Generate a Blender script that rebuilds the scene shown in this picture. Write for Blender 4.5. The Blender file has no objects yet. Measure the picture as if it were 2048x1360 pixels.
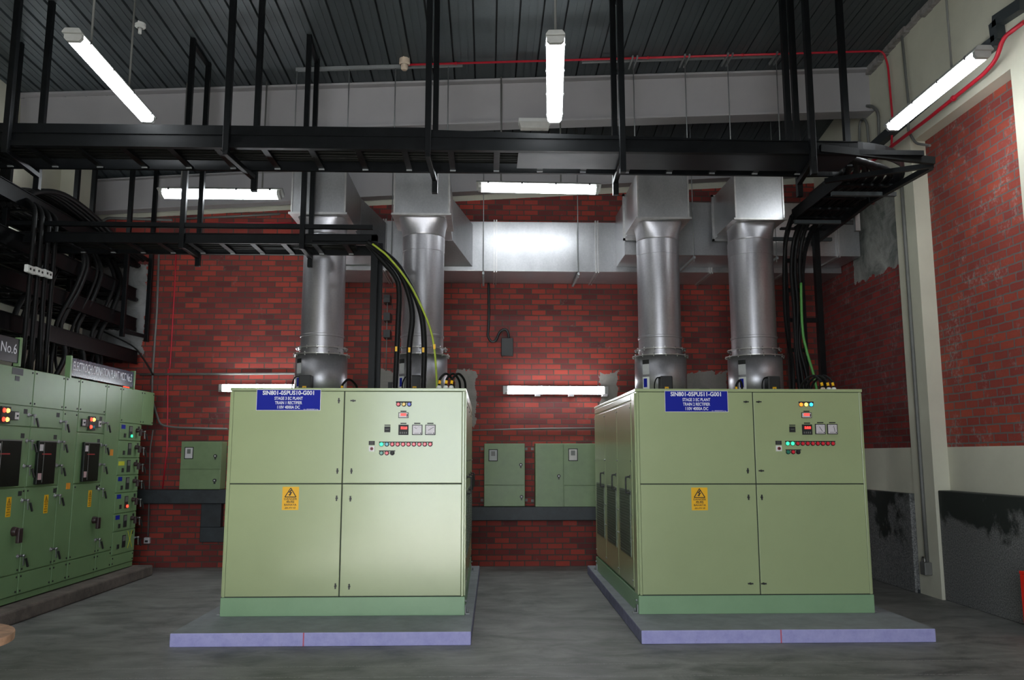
import bpy, bmesh, math, random
from mathutils import Vector, Matrix
random.seed(7)
PI = math.pi
S = bpy.context.scene
COL = S.collection
# ---------------- camera ----------------
F = 1650.0; H = 1.65
TH = math.atan(232 / F); PS = math.atan(49 / F)
cd = bpy.data.cameras.new('camera'); cam = bpy.data.objects.new('camera', cd); COL.objects.link(cam)
cd.sensor_width = 36; cd.lens = 36 * F / 2048; cd.clip_start = .05; cd.clip_end = 200
cam.location = (0, 0, H)
cam.rotation_euler = (PI / 2 + TH, 0, -PS)
S.camera = cam
# ---------------- world: overcast daylight coming in by the open loading door behind the camera ----------------
w = bpy.data.worlds.new('world'); S.world = w; w.use_nodes = True
bgn = w.node_tree.nodes['Background']
bgn.inputs[0].default_value = (.86, .93, 1, 1); bgn.inputs[1].default_value = 11.5
DOOR = (-2.6, 1.0, 0, 4.4, -3.0)        # x0 x1 z0 z1 y : opening in wall_front
pl = bpy.data.lights.new('door_daylight_portal', 'AREA'); pl.shape = 'RECTANGLE'
pl.size = DOOR[1] - DOOR[0]; pl.size_y = DOOR[3] - DOOR[2]
pl.cycles.is_portal = True
po = bpy.data.objects.new('door_daylight_portal', pl); COL.objects.link(po)
po.location = ((DOOR[0] + DOOR[1]) / 2, DOOR[4], (DOOR[2] + DOOR[3]) / 2); po.rotation_euler = (PI / 2, 0, 0)
su = bpy.data.lights.new('sun', 'SUN'); su.energy = 42; su.angle = .01; su.color = (1, .96, .88)
so_ = bpy.data.objects.new('sun', su); COL.objects.link(so_); so_.location = (0, -12, 12)
so_.rotation_euler = Vector((-.06, math.cos(math.radians(31)), -math.sin(math.radians(31)))).to_track_quat('-Z', 'Y').to_euler()
TUBE = 34.0                              # emission of the fluorescent tubes
S.view_settings.view_transform = 'Standard'; S.view_settings.look = 'None'
S.view_settings.gamma = 1; S.view_settings.exposure = 0.1; S.view_settings.use_curve_mapping = False

# ---------------- pixel -> point on a real plane ----------------
def ray(x, y):
    u = x - 1024; v = 680 - y
    Yc = F * math.cos(TH) - v * math.sin(TH); Z = F * math.sin(TH) + v * math.cos(TH)
    return (u * math.cos(PS) + Yc * math.sin(PS), -u * math.sin(PS) + Yc * math.cos(PS), Z)
def at(x, y, X=None, Y=None, Z=None):
    r = ray(x, y)
    t = X / r[0] if X is not None else Y / r[1] if Y is not None else (Z - H) / r[2]
    return Vector((r[0] * t, r[1] * t, H + r[2] * t))

# ---------------- materials ----------------
def new(name):
    m = bpy.data.materials.new(name); m.use_nodes = True
    nt = m.node_tree; b = nt.nodes['Principled BSDF']
    return m, nt, b
def nd(nt, t, **k):
    n = nt.nodes.new(t)
    for a, v in k.items(): setattr(n, a, v)
    return n
def ln(nt, a, b): nt.links.new(a, b)
def mathn(nt, op, a, b=None, c=None, clamp=False):
    n = nd(nt, 'ShaderNodeMath', operation=op); n.use_clamp = clamp
    for i, v in enumerate((a, b, c)):
        if v is None: continue
        if isinstance(v, (int, float)): n.inputs[i].default_value = v
        else: ln(nt, v, n.inputs[i])
    return n.outputs[0]
def noise(nt, vec, scale, detail=4, rough=.6, dist=0):
    n = nd(nt, 'ShaderNodeTexNoise'); n.inputs['Scale'].default_value = scale
    n.inputs['Detail'].default_value = detail; n.inputs['Roughness'].default_value = rough
    n.inputs['Distortion'].default_value = dist
    if vec is not None: ln(nt, vec, n.inputs['Vector'])
    return n.outputs['Fac']
def mixc(nt, f, a, b, bt='MIX'):
    n = nd(nt, 'ShaderNodeMix', data_type='RGBA', blend_type=bt)
    if isinstance(f, (int, float)): n.inputs[0].default_value = f
    else: ln(nt, f, n.inputs[0])
    for i, v in ((6, a), (7, b)):
        if isinstance(v, tuple): n.inputs[i].default_value = (*v[:3], 1)
        else: ln(nt, v, n.inputs[i])
    return n.outputs[2]
def ramp(nt, f, lo, hi):
    n = nd(nt, 'ShaderNodeMapRange'); n.clamp = True
    n.inputs[1].default_value = lo; n.inputs[2].default_value = hi
    ln(nt, f, n.inputs[0]); return n.outputs[0]
def bump(nt, b, h, s=.3, d=.01):
    n = nd(nt, 'ShaderNodeBump'); n.inputs['Strength'].default_value = s; n.inputs['Distance'].default_value = d
    ln(nt, h, n.inputs['Height']); ln(nt, n.outputs[0], b.inputs['Normal'])
def obj_xyz(nt):
    tc = nd(nt, 'ShaderNodeTexCoord'); s = nd(nt, 'ShaderNodeSeparateXYZ'); ln(nt, tc.outputs['Object'], s.inputs[0])
    return tc.outputs['Object'], s.outputs
def simple(name, c, rough=.5, metal=0, var=.12, nscale=6, spec=None, bmp=0, coat=0, rv=.1):
    m, nt, b = new(name)
    v, _ = obj_xyz(nt)
    nz = noise(nt, v, nscale, 5, .65)
    c2 = tuple(min(1, x * (1 + var)) for x in c); c1 = tuple(x * (1 - var) for x in c)
    ln(nt, mixc(nt, ramp(nt, nz, .3, .7), c1, c2), b.inputs['Base Color'])
    r = mathn(nt, 'ADD', mathn(nt, 'MULTIPLY', nz, rv * 2), rough - rv)
    ln(nt, r, b.inputs['Roughness'])
    b.inputs['Metallic'].default_value = metal
    if spec is not None: b.inputs['Specular IOR Level'].default_value = spec
    if coat: b.inputs['Coat Weight'].default_value = coat; b.inputs['Coat Roughness'].default_value = .15
    if bmp: bump(nt, b, noise(nt, v, nscale * 8, 4), bmp, .004)
    return m
def emis(name, c, s, base=None):
    m, nt, b = new(name)
    b.inputs['Base Color'].default_value = (*(base or c), 1)
    b.inputs['Emission Color'].default_value = (*c, 1); b.inputs['Emission Strength'].default_value = s
    return m
def lin(r, g, b): return tuple((x / 255 / 12.92 if x / 255 <= .04045 else ((x / 255 + .055) / 1.055) ** 2.4) for x in (r, g, b))

GREEN = simple('rectifier_green_paint', (.345, .41, .215), .30, var=.03, nscale=2, rv=.04, bmp=.03, coat=.35)
GREEN2 = simple('rectifier_plinth_green', (.235, .385, .22), .4, var=.05, nscale=3)
GREENM = simple('mcc_green_paint', (.165, .275, .125), .42, var=.07, nscale=3, rv=.06, bmp=.04)
GREENW = simple('wall_box_green_paint', (.165, .235, .115), .45, var=.12, nscale=4)
SEAM = simple('dark_seam_rubber', (.02, .03, .02), .7)
BLACK = simple('black_gloss_paint_steel', (.0035, .004, .0045), .42, var=.3, nscale=9, rv=.1, bmp=.08, spec=.16)
BLACKM = simple('black_plastic', (.015, .015, .015), .5)
CABLE = simple('black_cable_sheath', (.006, .006, .006), .5, spec=.2)
WHITE = simple('white_plastic', (.75, .75, .72), .45, var=.04)
BEIGE = simple('beige_plastic', (.62, .50, .38), .5)
CHROME = simple('chrome', (.30, .30, .30), .35, 1)
REDP = simple('red_pipe_paint', (.50, .012, .03), .4)
REDB = simple('red_box_paint', (.80, .02, .01), .45)
GREY = simple('grey_conduit', (.14, .14, .13), .5)
DKTRUNK = simple('dark_grey_trunking', (.035, .042, .045), .5)
WOOD = simple('raw_pine', (.45, .26, .16), .7, var=.3, nscale=14)
BLUE = simple('blue_sign', (.010, .018, .30), .6, var=.02, spec=.15)
YEL = simple('yellow_sign', (.86, .46, .0), .5, var=.02)
ORG = simple('orange_tag', (.85, .32, .02), .5)
BLK = simple('sign_ink_black', (.01, .01, .01), .6)
WTX = simple('sign_ink_white', (.8, .8, .85), .5)
DKSIGN = simple('black_name_board', (.012, .015, .02), .35)
LIME = simple('yellow_green_sheath', (.33, .42, .03), .5)
EARTH = simple('green_earth_sheath', (.10, .35, .07), .45)
STEELBEAM = simple('painted_steel_beam', (.37, .355, .36), .55, var=.05, nscale=1.5)
CREAM = simple('cream_wall_paint', (.58, .565, .455), .8, var=.08, nscale=1.2, bmp=.05)
PADTOP = simple('plinth_grey_paint', (.22, .235, .25), .75, var=.2, nscale=5)
def lav_mat():
    m, nt, b = new('lavender_plinth_edge'); v, xyz = obj_xyz(nt)
    n1 = noise(nt, v, 9, 5, .7); n2 = noise(nt, v, 16, 6, .8)
    c = mixc(nt, ramp(nt, n1, .3, .7), (.33, .32, .62), (.44, .43, .72))
    c = mixc(nt, ramp(nt, n2, .66, .70), c, (.24, .22, .20)); c = mixc(nt, ramp(nt, noise(nt, v, 30, 4, .8), .68, .72), c, (.62, .58, .66))
    for x in (-1.60, 2.62):
        c = mixc(nt, mathn(nt, 'LESS_THAN', mathn(nt, 'ABSOLUTE', mathn(nt, 'SUBTRACT', xyz[0], mathn(nt, 'ADD', x, 0))), .006), c, (.55, .12, .18))
    ln(nt, c, b.inputs['Base Color']); b.inputs['Roughness'].default_value = .7; bump(nt, b, n2, .3, .006)
    return m
LAV = lav_mat()
LEDGE = simple('black_ledge', (.022, .027, .032), .55, var=.4, nscale=7)
PLINTH = simple('rough_concrete_plinth', (.13, .105, .09), .9, var=.4, nscale=5, bmp=.5)
GLASSD = simple('dark_tinted_window', (.010, .013, .010), .3, var=.1, spec=.12)
METERF = simple('meter_face', (.62, .58, .60), .4, var=.03)
PANELM = simple('louvre_mesh', (.13, .16, .115), .5, .2)
PANELD = simple('louvre_slot', (.06, .075, .05), .6)
SCREEN = emis('red_led_digits', (1, .05, .04), 2.2, (.3, .02, .02))
TUBEM = emis('fluorescent_tube_glow', (.90, .96, 1.0), TUBE, (.9, .9, .9))
def lampm(n, c, s): return emis(n, c, s, tuple(x * .6 for x in c)) if s else simple(n, c, .25, var=.02)
L_RED = lampm('lamp_red', (.75, .03, .05), 0); L_GRN = lampm('lamp_green_lit', (.05, .9, .45), 1.2); L_GRNOFF = lampm('lamp_green_off', (.03, .22, .15), 0)
L_BLU = lampm('lamp_blue', (.03, .05, .55), 0); L_CYA = lampm('lamp_teal_off', (.04, .33, .42), 0); L_YEL = lampm('lamp_yellow_off', (.8, .48, .03), 0)
L_ORG = lampm('lamp_red_lit', (1, .22, .02), 2); L_AMB = lampm('lamp_amber_lit', (1, .62, .1), 3); L_BLL = lampm('lamp_blue_lit', (.05, .55, 1), 1.6)
L_REDL = lampm('lamp_red_bright', (1, .06, .03), 2.2)
TRANS = simple('clear_grey_housing', (.42, .42, .40), .35)

def galv(name, base, rough, metal=.85, sc=3):
    m, nt, b = new(name); v, xyz = obj_xyz(nt)
    mp = nd(nt, 'ShaderNodeMapping'); mp.inputs['Scale'].default_value = (1, 1, .35); ln(nt, v, mp.inputs[0])
    n1 = noise(nt, mp.outputs[0], sc, 6, .7); n2 = noise(nt, v, 45, 3, .6)
    f = mathn(nt, 'ADD', mathn(nt, 'MULTIPLY', n1, .7), mathn(nt, 'MULTIPLY', n2, .3))
    ln(nt, mixc(nt, ramp(nt, f, .35, .65), tuple(x * .82 for x in base), tuple(min(1, x * 1.1) for x in base)), b.inputs['Base Color'])
    ln(nt, mathn(nt, 'ADD', mathn(nt, 'MULTIPLY', n1, .22), rough - .11), b.inputs['Roughness'])
    b.inputs['Metallic'].default_value = metal
    bump(nt, b, n1, .08, .02)
    return m
GALV = galv('galvanised_duct_sheet', (.43, .43, .44), .33, .8)
GALVP = galv('galvanised_round_pipe', (.42, .41, .43), .40, .8, 2.2)
STRUT = galv('galvanised_strut', (.30, .31, .31), .5, .6)
DECK = galv('dark_roof_deck', (.070, .083, .088), .5, .35, 2)
DECKG = simple('roof_deck_groove', (.012, .013, .014), .8)

def brick(name, horiz, masks, rowoff=0.0, worn=0.0, c1=(.38, .042, .024), c2=(.115, .017, .017), topline=None, mortar=(.060, .050, .040), row=.0855, wid=.230, ms=.0085):
    """courses in metres; masks = list of (h0,h1,z0,z1,colour, edge) plaster patches"""
    m, nt, b = new(name); v, xyz = obj_xyz(nt)
    h = xyz[horiz]; z = xyz[2]
    cb = nd(nt, 'ShaderNodeCombineXYZ'); ln(nt, h, cb.inputs[0]); ln(nt, mathn(nt, 'ADD', z, rowoff), cb.inputs[1])
    wob = nd(nt, 'ShaderNodeTexNoise'); wob.inputs['Scale'].default_value = 9; ln(nt, v, wob.inputs['Vector'])
    vm = nd(nt, 'ShaderNodeVectorMath', operation='MULTIPLY_ADD'); ln(nt, wob.outputs['Color'], vm.inputs[0])
    a = .006 + .012 * worn
    vm.inputs[1].default_value = (a, a, 0); ln(nt, cb.outputs[0], vm.inputs[2])
    bt = nd(nt, 'ShaderNodeTexBrick'); ln(nt, vm.outputs[0], bt.inputs['Vector'])
    bt.inputs['Scale'].default_value = 1; bt.inputs['Brick Width'].default_value = wid; bt.inputs['Row Height'].default_value = row
    bt.inputs['Mortar Size'].default_value = ms; bt.inputs['Mortar Smooth'].default_value = .15; bt.inputs['Bias'].default_value = 0
    bt.inputs['Color1'].default_value = (*c1, 1); bt.inputs['Color2'].default_value = (*c2, 1); bt.inputs['Mortar'].default_value = (*mortar, 1)
    col = bt.outputs['Color']
    n1 = noise(nt, v, 3.0, 6, .7); n2 = noise(nt, v, 22, 5, .7); n3 = noise(nt, v, .7, 3, .5)
    col = mixc(nt, mathn(nt, 'MULTIPLY', ramp(nt, n2, .45, .75), .25), col, (.10, .04, .035))
    col = mixc(nt, mathn(nt, 'MULTIPLY', ramp(nt, n3, .45, .70), .30), col, (.09, .02, .022))
    if worn:
        k = mathn(nt, 'MULTIPLY', ramp(nt, n1, .50, .66), ramp(nt, n2, .46, .60))
        col = mixc(nt, mathn(nt, 'MULTIPLY', k, .75 * worn), col, (.36, .29, .27))
        bt2 = nd(nt, 'ShaderNodeTexBrick'); ln(nt, vm.outputs[0], bt2.inputs['Vector'])
        for q in ('Scale', 'Brick Width', 'Row Height', 'Mortar Size'): bt2.inputs[q].default_value = bt.inputs[q].default_value
        bt2.offset = .5; bt2.inputs['Color1'].default_value = (0, 0, 0, 1); bt2.inputs['Color2'].default_value = (1, 1, 1, 1); bt2.inputs['Mortar'].default_value = (0, 0, 0, 1)
        bt2.inputs['Bias'].default_value = -.72
        rgb = nd(nt, 'ShaderNodeRGBToBW'); ln(nt, bt2.outputs['Color'], rgb.inputs[0])
        col = mixc(nt, mathn(nt, 'MULTIPLY', ramp(nt, rgb.outputs[0], .35, .7), .8 * worn), col, (.25, .15, .13))
    else:
        k = mathn(nt, 'MULTIPLY', ramp(nt, n1, .60, .72), ramp(nt, n2, .5, .65))
        col = mixc(nt, mathn(nt, 'MULTIPLY', k, .5), col, (.26, .20, .18))
    hn = noise(nt, v, 3.2, 5, .7)
    jit = mathn(nt, 'MULTIPLY', mathn(nt, 'SUBTRACT', hn, .5), .35)
    for (h0, h1, z0, z1, cc, cc2) in masks:
        hh = mathn(nt, 'ADD', h, jit); zz = mathn(nt, 'ADD', z, jit)
        mm = mathn(nt, 'MULTIPLY', mathn(nt, 'MULTIPLY', mathn(nt, 'GREATER_THAN', hh, h0), mathn(nt, 'LESS_THAN', hh, h1)),
                   mathn(nt, 'MULTIPLY', mathn(nt, 'GREATER_THAN', zz, z0), mathn(nt, 'LESS_THAN', zz, z1)))
        pc = mixc(nt, ramp(nt, noise(nt, v, 2.6, 6, .7, 1.2), .35, .68), cc, cc2)
        col = mixc(nt, mm, col, pc)
    if topline:
        t = mathn(nt, 'SUBTRACT', z, mathn(nt, 'ADD', mathn(nt, 'MULTIPLY', h, topline[1]), topline[0]))
        mm = mathn(nt, 'GREATER_THAN', mathn(nt, 'ADD', t, mathn(nt, 'MULTIPLY', jit, .06)), 0)
        col = mixc(nt, mm, col, (.50, .49, .40))
    ln(nt, col, b.inputs['Base Color'])
    b.inputs['Roughness'].default_value = .75
    hgt = mathn(nt, 'ADD', mathn(nt, 'MULTIPLY', mathn(nt, 'SUBTRACT', 1, bt.outputs['Fac']), 1), mathn(nt, 'MULTIPLY', n2, .4))
    bump(nt, b, hgt, .5, .008)
    return m
CEM = (.20, .20, .20); CEM2 = (.32, .32, .32); CEMG = (.12, .13, .12); CEMG2 = (.34, .34, .32)
BRB = brick('back_wall_brick', 0, [(-6.9, -5.32, 3.18, 4.62, CEM, CEM2), (-.52, -.18, 2.1, 2.95, (.20, .19, .17), (.27, .24, .22)), (-1.75, -1.1, 2.3, 2.95, (.20, .19, .17), (.27, .24, .22)),
                                  (2.95, 3.75, 2.3, 2.95, (.20, .19, .17), (.27, .24, .22)), (1.75, 2.02, 2.3, 2.95, (.20, .19, .17), (.27, .24, .22))],
            topline=(5.72, .062))
BRR = brick('right_wall_worn_brick', 1, [], .03, 1.0, (.38, .060, .030), (.24, .034, .026), mortar=(.135, .12, .11), row=.0965, wid=.238, ms=.0095)
BRR2 = brick('right_rear_wall_brick', 1, [(9.9, 11.55, 4.1, 5.12, CEMG, CEMG2)], .05, .55, (.24, .026, .022), (.12, .018, .018), mortar=(.085, .07, .062))

def floor_mat():
    m, nt, b = new('worn_concrete_floor'); v, xyz = obj_xyz(nt)
    mp = nd(nt, 'ShaderNodeMapping'); mp.inputs['Scale'].default_value = (.8, 1.35, 1); ln(nt, v, mp.inputs[0])
    n1 = noise(nt, mp.outputs[0], 2.2, 7, .68, .4); n2 = noise(nt, v, 60, 4, .7); n3 = noise(nt, v, .55, 3, .5)
    c = mixc(nt, ramp(nt, n1, .36, .66), (.075, .078, .074), (.26, .257, .245))
    c = mixc(nt, mathn(nt, 'MULTIPLY', ramp(nt, n2, .5, .75), .25), c, (.22, .22, .215))
    c = mixc(nt, mathn(nt, 'MULTIPLY', ramp(nt, n3, .45, .65), .35), c, (.20, .20, .195))
    for yy, sl in ((6.55, .012), (6.9, -.01), (6.33, .0)):
        e = mathn(nt, 'ABSOLUTE', mathn(nt, 'SUBTRACT', mathn(nt, 'ADD', xyz[1], mathn(nt, 'ADD', mathn(nt, 'MULTIPLY', xyz[0], sl), mathn(nt, 'MULTIPLY', n1, .05))), yy))
        c = mixc(nt, mathn(nt, 'MULTIPLY', mathn(nt, 'LESS_THAN', e, .012), ramp(nt, n2, .45, .6)), c, (.30, .29, .28))
    ln(nt, c, b.inputs['Base Color'])
    ln(nt, mathn(nt, 'ADD', mathn(nt, 'MULTIPLY', n1, .3), .42), b.inputs['Roughness'])
    bump(nt, b, n2, .15, .003)
    return m
FLOOR = floor_mat()
def dado_mat():
    m, nt, b = new('tarred_dado_slab'); v, xyz = obj_xyz(nt)
    n1 = noise(nt, v, 1.15, 6, .62, .5); n2 = noise(nt, v, 70, 4, .75); n3 = noise(nt, v, 7, 6, .7)
    hgt = mathn(nt, 'ADD', mathn(nt, 'MULTIPLY', mathn(nt, 'SUBTRACT', xyz[2], .98), -.75), mathn(nt, 'MULTIPLY', mathn(nt, 'SUBTRACT', n1, .5), 2.2))
    k = ramp(nt, hgt, -.06, .10)
    grey = mixc(nt, ramp(nt, n2, .40, .66), (.065, .067, .068), (.29, .29, .28))
    dark = mixc(nt, ramp(nt, n3, .62, .75), (.022, .027, .024), (.10, .105, .10))
    ln(nt, mixc(nt, k, dark, grey), b.inputs['Base Color'])
    b.inputs['Roughness'].default_value = .6
    bump(nt, b, n2, .25, .004)
    return m
DADO = dado_mat()

# ---------------- mesh building ----------------
class Fr:
    def __init__(s, o, r=(1, 0, 0), u=(0, 0, 1)):
        s.o = Vector(o); s.r = Vector(r).normalized(); s.u = Vector(u)
        s.u = (s.u - s.r * s.u.dot(s.r)).normalized(); s.n = s.r.cross(s.u)
    def p(s, a, b, c=0): return s.o + s.r * a + s.u * b + s.n * c
WORLD = Fr((0, 0, 0), (1, 0, 0), (0, 1, 0))
def smooth_path(pts, k=6):
    pts = [Vector(p) for p in pts]
    if len(pts) < 3: return pts
    out = []
    for i in range(len(pts) - 1):
        p0 = pts[max(i - 1, 0)]; p1 = pts[i]; p2 = pts[i + 1]; p3 = pts[min(i + 2, len(pts) - 1)]
        for j in range(k):
            t = j / k
            out.append(.5 * ((2 * p1) + (-p0 + p2) * t + (2 * p0 - 5 * p1 + 4 * p2 - p3) * t * t + (-p0 + 3 * p1 - 3 * p2 + p3) * t ** 3))
    out.append(pts[-1]); return out
class MB:
    def __init__(s): s.v = []; s.f = []; s.m = []; s.s = []
    def add(s, vs, fs, mi=0, sm=False):
        b = len(s.v); s.v += [Vector(x) for x in vs]
        for f in fs: s.f.append(tuple(b + i for i in f)); s.m.append(mi); s.s.append(sm)
        return s
    def fbox(s, fr, a0, a1, b0, b1, c0, c1, mi=0):
        if a0 > a1: a0, a1 = a1, a0
        if b0 > b1: b0, b1 = b1, b0
        if c0 > c1: c0, c1 = c1, c0
        P = [fr.p(a, b, c) for c in (c0, c1) for b in (b0, b1) for a in (a0, a1)]
        return s.add(P, [(0, 2, 3, 1), (4, 5, 7, 6), (0, 1, 5, 4), (2, 6, 7, 3), (0, 4, 6, 2), (1, 3, 7, 5)], mi)
    def box(s, x0, x1, y0, y1, z0, z1, mi=0): return s.fbox(WORLD, x0, x1, y0, y1, z0, z1, mi)
    def beam(s, p0, p1, w, h, up=(0, 0, 1), mi=0):
        p0 = Vector(p0); p1 = Vector(p1); d = p1 - p0
        if abs(d.normalized().dot(Vector(up))) > .99: up = (0, 1, 0)
        fr = Fr(p0, d, up)
        return s.fbox(fr, 0, d.length, -h / 2, h / 2, -w / 2, w / 2, mi)
    def loft(s, rings, mi=0, sm=True, cap=True):
        n = len(rings[0]); b = len(s.v)
        for r in rings: s.v += [Vector(x) for x in r]
        for i in range(len(rings) - 1):
            for j in range(n):
                k = (j + 1) % n
                s.f.append((b + i * n + j, b + i * n + k, b + (i + 1) * n + k, b + (i + 1) * n + j)); s.m.append(mi); s.s.append(sm)
        if cap:
            s.f.append(tuple(b + j for j in reversed(range(n)))); s.m.append(mi); s.s.append(False)
            e = b + (len(rings) - 1) * n
            s.f.append(tuple(e + j for j in range(n))); s.m.append(mi); s.s.append(False)
        return s
    def cyl(s, p0, p1, r, n=16, r1=None, mi=0, sm=True):
        p0 = Vector(p0); p1 = Vector(p1); d = (p1 - p0).normalized()
        a = d.orthogonal().normalized(); c = d.cross(a)
        ring = lambda p, rr: [p + (a * math.cos(2 * PI * i / n) + c * math.sin(2 * PI * i / n)) * rr for i in range(n)]
        return s.loft([ring(p0, r), ring(p1, r if r1 is None else r1)], mi, sm)
    def tube(s, pts, r, n=8, mi=0, k=6):
        P = smooth_path(pts, k)
        if len(P) < 2: return s
        rings = []; prev = None
        for i, p in enumerate(P):
            d = (P[min(i + 1, len(P) - 1)] - P[max(i - 1, 0)])
            d = d.normalized() if d.length > 1e-9 else Vector((0, 0, 1))
            a = d.orthogonal().normalized() if prev is None else (prev - d * prev.dot(d)).normalized()
            prev = a; c = d.cross(a)
            rings.append([p + (a * math.cos(2 * PI * j / n) + c * math.sin(2 * PI * j / n)) * r for j in range(n)])
        return s.loft(rings, mi)
    def lathe(s, c, prof, n=40, mi=0, sm=True, cap=True):
        c = Vector(c)
        if len(prof) > 2:
            for a, b in zip(prof[:-1], prof[1:]): s.lathe(c, [a, b], n, mi, sm, False)
            return s
        return s.loft([[c + Vector((math.cos(2 * PI * j / n) * r, math.sin(2 * PI * j / n) * r, z)) for j in range(n)] for r, z in prof], mi, sm, cap)
    def poly(s, fr, pts, c0, c1, mi=0):
        n = len(pts)
        vs = [fr.p(a, b, c0) for a, b in pts] + [fr.p(a, b, c1) for a, b in pts]
        fs = [tuple(range(n - 1, -1, -1)), tuple(range(n, 2 * n))] + [(i, (i + 1) % n, n + (i + 1) % n, n + i) for i in range(n)]
        return s.add(vs, fs, mi)
    def text(s, fr, txt, a, b, size, c, mi=0, align='CENTER', sx=1.0, bold=0.0, width=None):
        cu = bpy.data.curves.new('t', 'FONT'); cu.body = txt; cu.size = size; cu.align_x = align; cu.align_y = 'CENTER'
        cu.extrude = .0004; cu.offset = bold; cu.resolution_u = 3
        o = bpy.data.objects.new('t', cu); COL.objects.link(o)
        dg = bpy.context.evaluated_depsgraph_get(); dg.update()
        me = bpy.data.meshes.new_from_object(o.evaluated_get(dg))
        if width and len(me.vertices):
            xs = [v.co.x for v in me.vertices]; sx = width / max(1e-6, max(xs) - min(xs))
        s.add([fr.p(a + v.co.x * sx, b + v.co.y, c + v.co.z) for v in me.vertices], [tuple(p.vertices) for p in me.polygons], mi)
        bpy.data.objects.remove(o); bpy.data.curves.remove(cu); bpy.data.meshes.remove(me)
        return s
def wloc(o):
    l = Vector((0, 0, 0))
    while o is not None: l += o.location; o = o.parent
    return l
def tag(o, label, cat, group=None):
    o['label'] = label; o['category'] = cat
    if group: o['group'] = group
    return o
def link(name, mb, mats, parent=None, bevel=0, base=None, label=None):
    if not isinstance(mats, (list, tuple)): mats = [mats]
    me = bpy.data.meshes.new(name)
    o = bpy.data.objects.new(name, me); COL.objects.link(o)
    if parent: o.parent = parent; off = wloc(parent)
    elif base == 'world': off = Vector((0, 0, 0))
    else:
        xs = [v.x for v in mb.v]; ys = [v.y for v in mb.v]; zs = [v.z for v in mb.v]
        off = Vector(((min(xs) + max(xs)) / 2, (min(ys) + max(ys)) / 2, min(zs))); o.location = off
    me.from_pydata([v - off for v in mb.v], [], mb.f)
    for m in mats: me.materials.append(m)
    me.polygons.foreach_set('material_index', mb.m); me.polygons.foreach_set('use_smooth', mb.s)
    me.update()
    if bevel:
        md = o.modifiers.new('bevel', 'BEVEL'); md.width = bevel; md.segments = 2; md.limit_method = 'ANGLE'; md.angle_limit = .6
        md.harden_normals = False
    if label: o['label'] = label
    return o
def thing(name, loc, label, cat, group=None):
    o = bpy.data.objects.new(name, None); COL.objects.link(o); o.location = loc; o.empty_display_size = .1
    return tag(o, label, cat, group)
def struct(name, mb, mats, bevel=0):
    o = link(name, mb, mats, base='world', bevel=bevel); o['kind'] = 'structure'; return o

# ================= ROOM =================
YB = 12.8; XR = 5.3; XL = -6.3; YF = -3.0
def zc(X, Y):
    zn = 6.75 + .046 * X; zr = 6.30 + .065 * X
    if Y >= 10.62: t = (Y - 10.62) / (12.8 - 10.62); return zn + (zr - zn) * t
    return zn + (10.62 - Y) * .03
struct('floor', MB().box(-9, 8.2, YF - 6, YB + .3, -.2, 0), FLOOR)
struct('wall_back', MB().box(XL - .3, XR + .5, YB, YB + .25, 0, 7.2), BRB)
struct('wall_left', MB().box(XL - .2, XL, YF, YB, 0, 7.4).box(XL, XL + .28, 11.9, 12.3, 0, 7.0), CREAM)
wr = MB()
wr.box(XR, 5.75, YF, 9.72, 5.55, 7.6, 0)                       # upper cream wall and lintel, front bay
wr.box(5.46, 5.75, YF, 9.72, 1.755, 5.55, 1)                   # worn brick, front bay
wr.box(5.46, 5.76, YF, 9.72, 0, 1.755, 0)                      # cream band
wr.box(XR - .03, 5.75, 9.72, 10.2, 0, 5.60, 0)                 # pilaster
wr.box(XR - .02, 5.75, 6.9, 7.74, 0, 5.60, 0)
wr.box(XR, 5.75, 9.72, YB, 5.60, 7.6, 0)
wr.box(XR, 5.75, 10.2, YB, 5.25, 5.60, 0)
wr.box(XR, 5.75, 10.2, YB, 1.755, 5.25, 2)
wr.box(XR, 5.76, 10.2, YB, 0, 1.755, 0)
struct('wall_right', wr, [CREAM, BRR, BRR2])
x0, x1, z0, z1, yd = DOOR
struct('wall_front', MB().box(XL - .2, x0, yd - .2, yd, 0, 7.4).box(x1, XR + .5, yd - .2, yd, 0, 7.4).box(x0, x1, yd - .2, yd, z1, 7.4), CREAM)
# roof deck: folded panels running along Y with open grooves
rd = MB(); W = .275; x = XL - .2
while x < XR + .3:
    a, b = x, x + W - .022
    for (ya, yb_) in ((YF - .2, 10.62), (10.62, YB)):
        for (u0, u1, dz, mi) in ((a, a + W * .3, 0, 0), (a + W * .3, a + W * .36, .006, 0), (a + W * .36, a + W * .64, 0, 0), (a + W * .64, a + W * .7, .006, 0), (a + W * .7, b, 0, 0), (b, x + W, .045, 1)):
            P = [(u0, ya, zc(a, ya) + dz), (u1, ya, zc(a, ya) + dz), (u1, yb_, zc(a, yb_) + dz), (u0, yb_, zc(a, yb_) + dz)]
            rd.add(P + [(p[0], p[1], p[2] + .12) for p in P], [(0, 1, 2, 3), (7, 6, 5, 4), (0, 4, 5, 1), (1, 5, 6, 2), (2, 6, 7, 3), (3, 7, 4, 0)], mi)
    x += W
struct('ceiling', rd, [DECK, DECKG])
def ibeam(name, Y, z_of, h, fl, tf, wf):
    m = MB()
    A = Vector((XL, Y, z_of(XL))); B = Vector((XR, Y, z_of(XR)))
    fr = Fr(A, B - A, (0, 0, 1)); L = (B - A).length
    m.fbox(fr, 0, L, -h, 0, -.012, .012); m.fbox(fr, 0, L, -tf, 0, -wf, wf); m.fbox(fr, 0, L, -h, -h + tf, -fl, fl)
    return struct(name, m, STEELBEAM, .004)
ibeam('trim_1', 10.75, lambda X: 6.75 + .046 * X - .01, .64, .13, .03, .12)
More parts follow.
